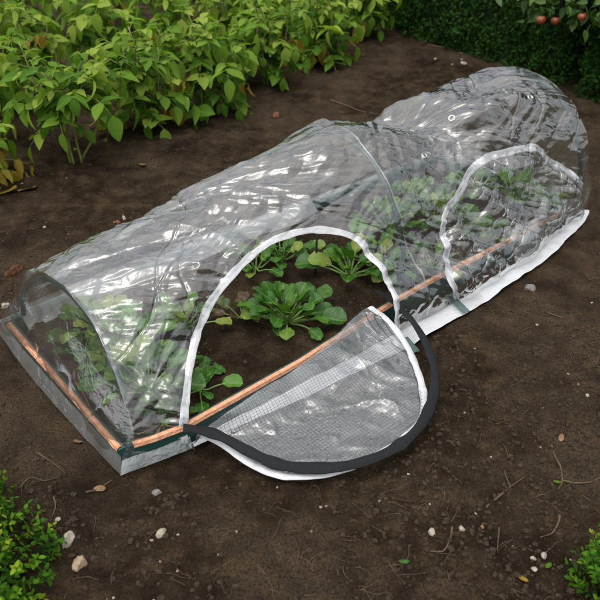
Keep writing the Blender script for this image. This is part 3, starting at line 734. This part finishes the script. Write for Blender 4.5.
twig([(86, 493), (98, 490), (112, 481)], .003, 'orange brown root by the tunnel corner', 'root', 'root')
twig([(54, 498), (56, 508), (52, 516)], .0022, 'small looped root near the box bush', 'root', 'root')
twig([(20, 488), (30, 478), (45, 482), (58, 478)], .002, 'faint pale root above the left box bush', 'root', 'root')
twig([(548, 314), (560, 318), (568, 318)], .002, 'short straw piece right of the white hem')
def leaf_scrap(px, py, spx, mat, label, seed):
    p = ground(px, py, .006); s = spx * np.linalg.norm(p - [0, 0, HC]) / F
    r = np.random.default_rng(seed); g = 7; x = np.linspace(-1, 1, g); A, B = np.meshgrid(x, x, indexing='ij')
    A2 = A * np.sqrt(np.clip(1 - B ** 2, .02, 1)) * .55; Zc = .35 * (fbm(A * 1.5 + seed, B * 1.5, 2, seed) - .3)
    P = np.stack([A2, B, Zc], -1).reshape(-1, 3) * s
    o = mesh_obj('fallen_leaf', P, grid_faces(g, g), M[mat], uvs=np.stack([A * .5, B * .5 + .5], -1).reshape(-1, 2), tint=np.full(g * g, .5)); o.location = tuple(p)
    sm_ = o.modifiers.new('thick', 'SOLIDIFY'); sm_.thickness = .0006
    o.rotation_euler = (r.uniform(-.3, .3), r.uniform(-.3, .3), r.uniform(0, 6)); tag(o, label, 'leaf'); return o
leaf_scrap(522, 578, 6, 'potato_yellow', 'orange leaf scrap on soil at the lower right', 1)
leaf_scrap(404, 563, 5.5, 'salad', 'pale green leaf bit on the soil at the bottom centre', 2)
leaf_scrap(557, 483, 4, 'potato', 'bright green leaf bit beside the curved reddish root', 3)
leaf_scrap(561, 439, 4.5, 'dead_leaf', 'tan chip of dry leaf on the right soil', 4)
leaf_scrap(482, 529, 3, 'dead_leaf', 'tiny dry leaf chip near the small rounded white stone', 5)
leaf_scrap(548, 567, 4, 'potato', 'narrow green blade beside the right-hand box bush', 6)
leaf_scrap(100, 490, 6, 'dead_leaf', 'brown dry leaf by the tunnel corner hem', 7)
leaf_scrap(28, 190, 9, 'dead_leaf', 'brown dry leaf beneath the potato stems at left', 8)
leaf_scrap(142, 164, 6, 'dead_leaf', 'small brown dry leaf below the middle potato plants', 9)
leaf_scrap(6, 193, 11, 'potato_yellow', 'yellow green fallen leaf at the left edge', 10)
leaf_scrap(78, 3 + 440, 5, 'dead_leaf', 'dry leaf bit on soil outside the left end of the tunnel', 12)

# ------------------------------------------------------------------ leaves in bulk
def leaf_template(nl, nwid, prof):
    y = np.linspace(0, 1, nl); x = np.linspace(-1, 1, nwid)
    w = np.interp(y, prof[0], prof[1])
    Yt = np.repeat(y, nwid); Xt = np.tile(x, nl); Wt = np.repeat(w, nwid)
    return Xt, Yt, Wt, grid_faces(nl, nwid)
OVATE = ([0, .08, .25, .45, .7, .88, 1], [.06, .55, .95, 1, .72, .36, .03])
SMALL = ([0, .3, .6, 1], [.1, .9, .95, .1])
def leaves(P, Yd, Zd, length, width, tpl, fold=.25, droop=.3, tint=None, wav=.0):
    """many leaves at once: base P, direction Yd, rough normal Zd (n x 3)"""
    n = len(P); Xt, Yt, Wt, f = tpl; m = len(Xt)
    Yd = Yd / (np.linalg.norm(Yd, axis=1)[:, None] + 1e-9)
    Xd = np.cross(Yd, Zd); Xd /= np.linalg.norm(Xd, axis=1)[:, None] + 1e-9; Zd = np.cross(Xd, Yd)
    length = np.broadcast_to(length, (n,)); width = np.broadcast_to(width, (n,))
    fo = fold * RNG.uniform(.4, 1.5, n); dr = droop * RNG.uniform(.2, 1.8, n)
    lx = Xt[None] * Wt[None] * width[:, None] * .5
    lz = np.abs(lx) * fo[:, None] - dr[:, None] * length[:, None] * Yt[None] ** 2 + wav * length[:, None] * np.sin(Yt * 17 + RNG.uniform(0, 6, n)[:, None]) * Xt ** 2
    ly = Yt[None] * length[:, None]
    v = P[:, None] + lx[..., None] * Xd[:, None] + ly[..., None] * Yd[:, None] + lz[..., None] * Zd[:, None]
    fa = (f[None] + (np.arange(n) * m)[:, None, None]).reshape(-1, 4)
    uv = np.tile(np.stack([Xt * Wt * .5, Yt], -1), (n, 1))
    t = np.repeat(RNG.random(n) if tint is None else tint, m)
    return v.reshape(-1, 3), fa, uv, t
T_BIG = leaf_template(8, 5, OVATE); T_MED = leaf_template(5, 3, OVATE); T_SM = leaf_template(4, 3, SMALL)
def unit(v): v = np.asarray(v, float); return v / (np.linalg.norm(v, axis=-1, keepdims=True) + 1e-9)

# ------------------------------------------------------------------ potato plants
def potato(loc, hgt, spread, nst, seed, label, lean=(0, 0), dens=1.0, yellow=.08, tshift=0.0, t0=.22):
    r = np.random.default_rng(seed); rd = random.Random(seed)
    root = thing('potato_plant', label, 'potato plant', loc, 0, 'potato plants behind the tunnel')
    st = MB(); LP, LD, LN, LL, LT = [], [], [], [], []; YP, YD, YN, YL = [], [], [], []
    for s in range(nst):
        az = s / nst * 2 * PI + rd.uniform(-.5, .5); rr = spread * rd.uniform(.45, 1.05); hh = hgt * rd.uniform(.72, 1.08)
        tip = np.array([rr * math.cos(az) + lean[0], rr * math.sin(az) + lean[1], hh])
        b = np.array([.03 * math.cos(az), .03 * math.sin(az), -.01])
        path = smooth_path([b, b * .6 + tip * np.array([.30, .30, .35]) + r.normal(size=3) * .025, tip * np.array([.62, .62, .70]) + r.normal(size=3) * .03, tip], 16)
        v, f = tube_data(path, np.linspace(.0065, .003, 16), 6); st.add(v, f)
        nl = int(rd.randint(12, 15) * dens)
        for k in range(nl):
            t = t0 + (1 - t0) * (k + rd.random() * .6) / nl; i = min(int(t * 15), 14); fr = t * 15 - i
            p = path[i] * (1 - fr) + path[min(i + 1, 15)] * fr
            la = az + k * 2.4 + rd.uniform(-.6, .6); up = rd.uniform(.0, .55) + (.5 if t > .85 else 0)
            d = unit(np.array([math.cos(la), math.sin(la), up])); ln = rd.uniform(.12, .215) * (1.0 if t < .8 else .7)
            sag = rd.uniform(.15, .6)
            rp = np.array([p + d * ln * q - np.array([0, 0, sag * ln * q * q]) for q in np.linspace(0, 1, 7)])
            v, f = tube_data(rp, np.linspace(.0026, .0012, 7), 5); st.add(v, f)
            dead = (t < .45 and rd.random() < yellow * 3.2) or rd.random() < yellow * .25
            T_, D_, N__, L_ = (YP, YD, YN, YL) if dead else (LP, LD, LN, LL)
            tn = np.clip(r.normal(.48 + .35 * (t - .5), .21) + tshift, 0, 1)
            side = unit(np.cross(d, [0, 0, 1.]))
            npair = rd.choice([2, 3, 3])
            for q in range(npair):
                pos = rp[2 + int(q * 4 / npair)]; sz = ln * (.34 + .10 * q) * rd.uniform(.85, 1.15)
                for sg in (-1, 1):
                    dd = unit(d * .55 + side * sg * rd.uniform(.7, 1.0) + np.array([0, 0, rd.uniform(-.55, .1)]))
                    T_.append(pos); D_.append(dd); N__.append(unit(np.array([0, 0, 1.]) + r.normal(size=3) * .30)); L_.append(sz)
                    if not dead: LT.append(np.clip(tn + r.normal() * .10, 0, 1))
            T_.append(rp[-1]); D_.append(unit(rp[-1] - rp[-2] + np.array([0, 0, -.15]))); N__.append(unit(np.array([0, 0, 1.]) + r.normal(size=3) * .25)); L_.append(ln * rd.uniform(.48, .64))
            if not dead: LT.append(tn)
    LLa = np.array(LL)
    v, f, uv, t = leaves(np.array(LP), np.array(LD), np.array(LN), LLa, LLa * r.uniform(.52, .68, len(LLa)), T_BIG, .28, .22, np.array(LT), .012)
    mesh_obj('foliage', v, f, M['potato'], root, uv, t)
    if YP:
        YLa = np.array(YL)
        v, f, uv, t = leaves(np.array(YP), unit(np.array(YD) + np.array([0, 0, -.9])), np.array(YN), YLa * .9, YLa * .42, T_BIG, .7, .5, None, .05)
        mesh_obj('yellowed_leaves', v, f, M['potato_yellow'], root, uv, t)
    st.build('stems', M['potato_stem'], root)
    return root
POT = [  # pixel of the base, height, spread, stems, label, dens, yellow
    (2, 140, .52, .17, 4, 'leggy potato plant with bare yellow stems at the left edge', .8, .22),
    (76, 160, .58, .21, 5, 'potato plant with drooping leaves above the bare stems, second from the left in front', .95, .14),
    (150, 128, .55, .21, 6, 'front row potato plant with a brown withered leaf, above the left half of the tunnel', 1.0, .12),
    (212, 112, .52, .21, 6, 'front row potato plant with leaves hanging lowest toward the soil', 1.05, .08),
    (268, 84, .52, .20, 6, 'bushy front row potato plant above the middle hoop', 1.05, .05),
    (322, 62, .50, .20, 6, 'bushy potato plant just left of the last plant in the front row', 1.05, .04),
    (362, 36, .52, .20, 5, 'last potato plant of the front row, its shoots reaching toward the hedge', .9, .03),
]
for i, (px_, py_, h, sp, ns, lab, de, ye) in enumerate(POT):
    p = ground(px_, py_); potato(p, h, sp, ns, 40 + i, lab, (0, -.03), de, ye * .6, .12, .52 if i < 2 else .24)
potato(ground(-14, 182), .30, .16, 5, 61, 'low yellowing potato plant cut by the left edge of the picture', (0, 0), .8, .5, .25, .15)
potato(ground(406, 22), .42, .20, 5, 60, 'small potato plant at the far right end beside the hedge', (.13, 0), .9, .02, .12)
bx = [(-40, 118), (30, 105), (104, 88), (176, 70), (238, 52), (296, 34)]
side_words = ['at the left edge of the second row', 'second from the left in the second row', 'third from the left in the second row', 'in the second row above the drooping brown leaf', 'in the second row behind the lowest hanging leaves', 'at the right end of the second row']
for i, (px_, py_) in enumerate(bx):
    potato(ground(px_, py_), .66, .24, 6, 70 + i, 'light green bushy potato plant ' + side_words[i], (0, 0), 1.05, .04, .20)
bx = [(-50, 62), (30, 48), (112, 36), (186, 24), (250, 10)]
side_words = ['furthest left in the back row', 'second from the left in the back row', 'in the middle of the back row', 'second from the right in the back row', 'furthest right in the back row']
for i, (px_, py_) in enumerate(bx):
    potato(ground(px_, py_), .70, .27, 6, 90 + i, 'yellowish green potato plant ' + side_words[i], (0, 0), 1.0, .04, .30)

# ------------------------------------------------------------------ salad plants in the bed
def salad(px_, py_, size, n, label, seed, red=0.0, name='spinach_plant', tsh=0.0, flop=0.0):
    r = np.random.default_rng(seed); rd = random.Random(seed)
    p = ground(px_, py_, -.005)
    root = thing(name, label, 'salad plant', p, rd.uniform(0, 6), 'salad plants in the raised bed')
    G, R, S = MB(), MB(), MB()
    ga = 2.39996
    for k in range(n):
        q = (k + .5) / n                      # 0 inner .. 1 outer
        az = k * ga + rd.uniform(-.4, .4); el = 1.40 - .85 * q ** .8 + rd.uniform(-.15, .15) - flop * q
        pl = size * (.34 + .24 * q) * rd.uniform(.8, 1.15); bl = size * (.33 + .10 * q) * rd.uniform(.8, 1.2); bw = bl * rd.uniform(.56, .84)
        h = np.array([math.cos(az), math.sin(az), 0]); z = np.array([0, 0, 1.])
        path = []; pos = h * .012 * q; e = el; total = pl + bl; ns = 18; bend = rd.uniform(.5, 1.2)
        for s in range(ns):
            path.append(pos.copy()); pos = pos + (h * math.cos(e) + z * math.sin(e)) * total / (ns - 1); e -= bend * (.25 + 1.2 * s / ns) / ns * 1.4
        path = np.array(path); path[:, 2] = np.maximum(path[:, 2], .012 + 0 * path[:, 2])
        cut = int(ns * pl / total)
        v, f = tube_data(path[:cut + 3], np.linspace(.0042, .0022, cut + 3) * size / .17, 6); S.add(v, f)
        bp = path[cut:]; m = len(bp); nwd = 7
        bp = smooth_path(bp, 12); m = 12
        side = np.cross(h, z); T = unit(np.gradient(bp, axis=0)); nn = unit(np.cross(T, side)); nn = np.where(nn[:, 2:3] < 0, -nn, nn)
        yy = np.linspace(0, 1, m); ww = np.interp(yy, [0, .10, .25, .5, .75, .9, .97, 1], [.08, .45, .80, 1, .96, .68, .35, .05]) * bw / 2
        xx = np.linspace(-1, 1, nwd); tw = rd.uniform(-.5, .5)
        sd = side * math.cos(tw) + nn * math.sin(tw)
        cup = rd.uniform(.10, .38)
        blv = bp[:, None] + (ww[:, None] * xx[None])[..., None] * sd[:, None] + (ww[:, None] * xx[None] ** 2 * cup + .05 * bl * np.sin(yy[:, None] * 13 + k) * np.abs(xx[None]) ** 2 * .6 + .012 * (vnoise(yy[:, None] * 6 + k, xx[None] * 3 + k, 2) - .5))[..., None] * nn[:, None]
        uv = np.stack([np.broadcast_to(xx[None] * ww[:, None] / bw, (m, nwd)), np.broadcast_to(yy[:, None], (m, nwd))], -1).reshape(-1, 2)
        tgt = R if rd.random() < red else G
        tn_ = r.normal(.42 + .28 * (1 - q) + tsh, .22) + (.40 if q > .7 and rd.random() < .07 else 0)
        tgt.add(blv.reshape(-1, 3), grid_faces(m, nwd).tolist(), uv, np.clip(tn_, 0, 1))
    if G.n: G.build('leaves', M['salad'], root)
    if R.n: o = R.build('red_leaves', M['salad_red'], root)
    S.build('stalks', M['salad_stalk'], root)
salad(287, 322, .19, 36, 'rounded dark green spinach plant standing alone in the open doorway', 1)
salad(243, 318, .12, 9, 'small red tinged plant just left of the spinach in the open doorway', 2, .65, 'red_salad_plant')
salad(256, 272, .15, 12, 'narrow leaved green plant at the back left of the open doorway', 3, .05)
salad(282, 262, .16, 16, 'green plant left of the thin rod at the back of the doorway', 4)
salad(350, 278, .20, 20, 'large crinkled green plant right of the thin rod in the doorway', 5, 0, 'spinach_plant', .1)
salad(378, 266, .18, 18, 'green plant at the right jamb of the open doorway', 6)
salad(200, 392, .13, 11, 'low plant spilling out beside the left edge of the doorway', 7, 0, 'spinach_plant', .0, .15)
salad(104, 332, .17, 24, 'yellow green plant behind film in the far left corner of bed', 8, 0, 'spinach_plant', .25)
salad(126, 374, .155, 28, 'dark dense green plant behind film just left of the front hoop leg', 21)
salad(84, 355, .11, 20, 'bushy green plant nearest the left end board', 22)
salad(140, 350, .19, 26, 'leafy plant behind film in the middle of the left end', 23)
salad(150, 392, .20, 26, 'dark green plant behind film between left hoop and doorway', 9)
salad(165, 412, .095, 10, 'low plant behind film at the front left corner post', 10)
salad(185, 330, .17, 14, 'green plant behind crinkled film above the left door edging', 11)
salad(388, 228, .19, 24, 'tall green plant behind film left of the middle hoop', 12)
salad(434, 222, .19, 24, 'green plant behind film between middle hoop and closed door', 13)
salad(432, 268, .14, 12, 'small plant behind film low beside the middle hoop', 14)
salad(490, 242, .13, 10, 'small bright plant low behind the closed door', 15, 0, 'spinach_plant', .2)
salad(512, 196, .18, 20, 'finely crinkled green plant behind the top of the closed door', 16)
salad(535, 205, .15, 18, 'dense green plant behind the right side of the closed door', 24)
salad(462, 232, .16, 20, 'green plant pressed against the left side of the closed door', 25)
salad(420, 205, .17, 20, 'dark green plant behind film at the back right of the middle hoop', 26)
salad(478, 190, .17, 14, 'green plant behind the left upper curve of the closed door', 17)
# thin upright rod at the back of the open doorway
p = ground(315, 276); v, f = tube_data([[0, 0, -.03], [.004, .002, .10], [.006, .004, .26]], [.004, .004, .004], 8); mb = MB(); mb.add(v, f)
o = mb.build('garden_stake', M['rod']); o.location = tuple(p); tag(o, 'thin dark upright rod between the back plants in the open doorway', 'stake')

# ------------------------------------------------------------------ box bushes in front
def box_bush(c, rad, hgt, n, label, seed, leaf=.017):
    r = np.random.default_rng(seed)
    root = thing('box_bush', label, 'shrub', (c[0], c[1], 0), 0)
    d = unit(r.normal(size=(n, 3))); d[:, 2] = np.abs(d[:, 2]); 
    lump = 1 + .22 * (fbm(d[:, 0] * 4 + seed, d[:, 1] * 4 + d[:, 2] * 3, 3, seed) - .5) * 2
    depth = 1 - .30 * r.random(n) ** 1.8
    # sprigs: cluster leaves along short shoots
    ns = n // 10; sd = unit(r.normal(size=(ns, 3))); sd[:, 2] = np.abs(sd[:, 2]) * .9 - .08
    lump = 1 + .35 * (fbm(sd[:, 0] * 3 + seed, sd[:, 1] * 3 + sd[:, 2] * 3, 3, seed) - .5)
    sb = sd * lump[:, None] * (1 - .35 * r.random(ns) ** 1.6)[:, None] * np.array([rad, rad, hgt])
    sdir = unit(sd + np.array([0, 0, .7]) + r.normal(size=(ns, 3)) * .35)
    P, D, N = [], [], []; tint = []; ST = MB()
    st_t = np.clip(r.normal(.45, .2, ns), 0, 1); young = r.random(ns) < .10
    for i in range(ns):
        ln = r.uniform(.04, .075) * (1.2 if young[i] else 1)
        a = unit(np.cross(sdir[i], r.normal(size=3))); b = np.cross(sdir[i], a)
        for k in range(10):
            t = k // 2 / 5; ang = (k // 2) * 1.57 + (k % 2) * PI
            o_ = math.cos(ang) * a + math.sin(ang) * b
            P.append(sb[i] + sdir[i] * ln * (t - .2)); D.append(unit(o_ + sdir[i] * r.uniform(.3, 1.0))); N.append(unit(sdir[i] + r.normal(size=3) * .25 - o_ * .3))
            tint.append(np.clip(st_t[i] + r.normal() * .08 + (.5 if young[i] else 0) + .12 * t, 0, 1))
        v, f = tube_data([sb[i] - sdir[i] * ln * .5, sb[i] + sdir[i] * ln * .8], [.0012, .0008], 4, False); ST.add(v, f)
    P = np.array(P); le = leaf * r.uniform(.75, 1.2, len(P))
    v, f, uv, t = leaves(P, np.array(D), np.array(N), le, le * .58, T_SM, .2, .1, np.array(tint))
    keep_z = v[:, 2]; mesh_obj('foliage', v, f, M['box'], root, uv, t)
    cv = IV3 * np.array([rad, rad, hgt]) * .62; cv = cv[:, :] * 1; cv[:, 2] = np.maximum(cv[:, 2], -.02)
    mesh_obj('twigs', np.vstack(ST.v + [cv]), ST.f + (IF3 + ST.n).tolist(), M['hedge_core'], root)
box_bush(at_dist(-63, 698, 1.02), .345, .34, 13000, 'round clipped box bush in the lower left corner', 5)
box_bush(at_dist(618, 684, 1.0), .16, .26, 3200, 'small box bush with yellow tipped shoots in the lower right corner', 6)

# ------------------------------------------------------------------ hedges and apple tree behind
def hedge(a, b, thick, hgt, n, label, seed, leaf=.028):
    r = np.random.default_rng(seed); a = np.array(a); b = np.array(b)
    e = (b - a); ln = np.linalg.norm(e); e /= ln; nrm = np.array([-e[1], e[0]])
    if nrm @ (-(a + b) / 2) < 0: nrm = -nrm                       # towards the viewer's side
    root = thing('hedge', label, 'hedge', (a[0], a[1], 0), math.atan2(e[1], e[0]))
    sgn = 1 if np.cross(np.append(e, 0), np.append(nrm, 0))[2] > 0 else -1
    # local: x along, y = sgn * towards the viewer
    nx, nz = 60, 24
    def surf(x, z): return .12 * (fbm(x * 3 + seed, z * 3, 3, seed) - .5) + .05 * (fbm(x * 11, z * 11, 2, seed + 3) - .5)
    k = r.random(n); front = k < .68; top = (k >= .68) & (k < .9)
    x = r.uniform(-.05, ln + .05, n); z = r.uniform(.0, hgt, n); y = sgn * surf(x, z) - sgn * r.random(n) ** 2 * .10
    y = np.where(top, -sgn * r.uniform(0, thick, n), y); z = np.where(top, hgt + surf(x, y * 3) - .06 * r.random(n), z)
    endm = ~front & ~top; sx = np.where(r.random(n) < .5, 0, ln)
    x = np.where(endm, sx + .10 * (r.random(n) - .5), x); y = np.where(endm, -sgn * r.uniform(0, thick, n), y)
    out = np.where(top[:, None], np.array([0, 0, 1.]), np.where(endm[:, None], np.stack([np.where(sx > 0, 1., -1.), 0 * x, 0 * x], 1), np.array([0, sgn * 1., 0])))
    P = np.stack([x, y, z], 1); D = unit(r.normal(size=(n, 3)) + out * .5 + np.array([0, 0, .35])); N = unit(out + r.normal(size=(n, 3)) * .6)
    le = leaf * r.uniform(.7, 1.25, n)
    v, f, uv, t = leaves(P, D, N, le, le * .6, T_SM, .2, .15, np.clip(.45 + .9 * (fbm(x * 4, z * 4, 3, seed + 9) - .5) + r.normal(size=n) * .15, 0, 1))
    mesh_obj('foliage', v, f, M['hedge'], root, uv, t)
    cv, cf = box_data(.05, ln - .05, min(-sgn * .10, -sgn * (thick - .02)), max(-sgn * .10, -sgn * (thick - .02)), -.03, hgt - .08)
    mesh_obj('branches', cv, cf, M['hedge_core'], root, smooth=False)
hA = at(330, 8); hB = at(555, 88); hC = at(575, 98); hD = at(690, 158)
hedge(hA[:2], hB[:2], .6, 1.15, 26000, 'long dark clipped hedge behind the bare soil at the top right', 3)
hedge(hC[:2], hD[:2], .6, 1.10, 14000, 'dark hedge at the right edge beyond the apple trunk', 4)
# apple tree standing in the gap between the two hedges
tb = (hB + hC) / 2 + np.array([.16, .30, 0]); tree = thing('apple_tree', 'apple tree in the dark gap between the two hedges', 'apple tree', tb)
TR = MB(); v, f = tube_data(smooth_path([[0, 0, -.05], [.01, .01, .4], [-.03, .0, .9], [.0, .03, 1.5], [.03, .02, 2.0]], 20), np.linspace(.05, .028, 20), 10); TR.add(v, f)
TR.build('trunk', M['bark'], tree)
br = MB(); LP, LD, LN = [], [], []; r = np.random.default_rng(77)
targets = [at_dist(545, -8, 4.35), at_dist(580, 2, 4.3), at_dist(512, -14, 4.4), at_dist(606, -5, 4.3), at_dist(560, -40, 4.5), at_dist(640, -20, 4.2), at_dist(490, -70, 4.7), at_dist(600, -90, 4.5)]
targets += [at_dist(530, 12, 4.40), at_dist(560, 6, 4.42), at_dist(594, 24, 4.36), at_dist(604, 6, 4.3), at_dist(574, 18, 4.42), at_dist(548, 2, 4.38), at_dist(518, 2, 4.45)]
for kx in range(26):
    az = r.uniform(0, 2 * PI); targets.append(tb + np.array([math.cos(az) * r.uniform(.2, .75), math.sin(az) * r.uniform(.2, .7), r.uniform(1.1, 2.3)]))
for tg in targets:
    tip = tg - tb; z0 = min(max(tip[2] + .15, .75), 1.9)
    path = smooth_path([[0, .01, z0 - .1], tip * np.array([.5, .5, 0]) + [0, 0, (z0 + tip[2]) / 2 + .07], tip], 12)
    v, f = tube_data(path, np.linspace(.012, .004, 12), 6); br.add(v, f)
    for k in range(34):
        q = path[min(11, int(3 + 9 * r.random() ** .6))] + r.normal(size=3) * .04
        LP.append(q); LD.append(unit(r.normal(size=3) + np.array([0, 0, -.5]))); LN.append(unit(np.array([0, 0, 1.]) + r.normal(size=3) * .5))
br.build('branches', M['bark'], tree)
le = r.uniform(.05, .085, len(LP)); v, f, uv, t = leaves(np.array(LP), np.array(LD), np.array(LN), le, le * .6, T_MED, .25, .25)
mesh_obj('crown', v, f, M['apple_leaf'], tree, uv, t)
def apple(px_, py_, Y_, rad, label, seed):
    p = at_dist(px_, py_, Y_); n = 18; prof = []
    for k in range(n + 1):
        a = PI * k / n; rr = math.sin(a) ** .9; z = math.cos(a) * .92
        if k < 4: z -= .22 * (1 - k / 4) ** 1.2
        if k > n - 3: z += .14 * (1 - (n - k) / 3)
        prof.append((rr * (1 + .06 * math.cos(a)), z))
    m = 20; vs = []
    for rr, z in prof:
        for j in range(m): vs.append((rr * math.cos(j * 2 * PI / m) * rad, rr * math.sin(j * 2 * PI / m) * rad, z * rad))
    fs = [[i * m + j, (i + 1) * m + j, (i + 1) * m + (j + 1) % m, i * m + (j + 1) % m] for i in range(n) for j in range(m)]
    root = thing('apple', label, 'apple', p, 0, 'apples hanging from the tree')
    mesh_obj('fruit', vs, fs, M['apple'], root)
    v, f = tube_data(smooth_path([[0, 0, rad * .6], [.004, 0, rad * 1.05], [.002, .004, rad * 1.7]], 7), .0016, 6); sb = MB(); sb.add(v, f); sb.build('stalk', M['bark'], root)
k = NT('apple_skin'); tc = k.n('ShaderNodeTexCoord').outputs['Object']
c = k.ramp(k.noise(tc, 26, 3, .6), [(.32, (.20, .13, .03)), (.5, (.22, .055, .02)), (.7, (.15, .02, .012))])
M['apple'] = k.done(k.n('ShaderNodeBsdfPrincipled', {'Base Color': c, 'Roughness': .35}).outputs[0])
apple(541, 20, 4.3, .027, 'round red and yellow apple hanging left of the pair in front of the hedge', 1)
apple(555, 21, 4.34, .024, 'yellowish red apple touching the left apple, in the middle of three', 2)
apple(582, 17, 4.28, .025, 'red apple hanging furthest right near the frame corner', 3)

# ------------------------------------------------------------------ light, sky, camera
sc = bpy.context.scene
world = bpy.data.worlds.new('World'); sc.world = world; world.use_nodes = True
nt = world.node_tree; bg = nt.nodes['Background']
sky = nt.nodes.new('ShaderNodeTexSky'); sky.sky_type = 'NISHITA'; sky.sun_disc = False
SUN_EL, SUN_AZ = math.radians(70), math.radians(-150)      # azimuth measured from +Y towards +X
sky.sun_elevation = SUN_EL; sky.sun_rotation = SUN_AZ; sky.air_density = 1.0; sky.dust_density = 6.0; sky.ozone_density = 1.0
hsv = nt.nodes.new('ShaderNodeHueSaturation'); hsv.inputs['Saturation'].default_value = .25
nt.links.new(sky.outputs[0], hsv.inputs['Color']); nt.links.new(hsv.outputs[0], bg.inputs[0]); bg.inputs[1].default_value = .15
ld = bpy.data.lights.new('sun', 'SUN'); ld.energy = 1.0; ld.angle = math.radians(128); ld.color = (1, .96, .9)
so = bpy.data.objects.new('sun', ld); C.objects.link(so)
sdv = np.array([math.sin(SUN_AZ) * math.cos(SUN_EL), math.cos(SUN_AZ) * math.cos(SUN_EL), math.sin(SUN_EL)])
so.rotation_euler = (PI / 2 - SUN_EL, 0, PI - SUN_AZ + PI) if False else (math.acos(sdv[2]), 0, math.atan2(sdv[0], -sdv[1])); so.location = (0, 0, 8)
cd = bpy.data.cameras.new('camera'); cam = bpy.data.objects.new('camera', cd); C.objects.link(cam)
cam.location = (0, 0, HC); cam.rotation_euler = (PI / 2 - PITCH, 0, 0)
cd.sensor_width = 36; cd.lens = 36 * F / 600; cd.clip_start = .05; cd.clip_end = 2000
cd.dof.use_dof = True; cd.dof.focus_distance = 2.35; cd.dof.aperture_fstop = 5.0
sc.camera = cam
vs = sc.view_settings; vs.view_transform = 'Standard'; vs.look = 'None'; vs.gamma = 1; vs.exposure = 0.38; vs.use_curve_mapping = False
sc.cycles.transparent_max_bounces = 24; sc.cycles.max_bounces = 10; sc.cycles.caustics_reflective = False; sc.cycles.caustics_refractive = False
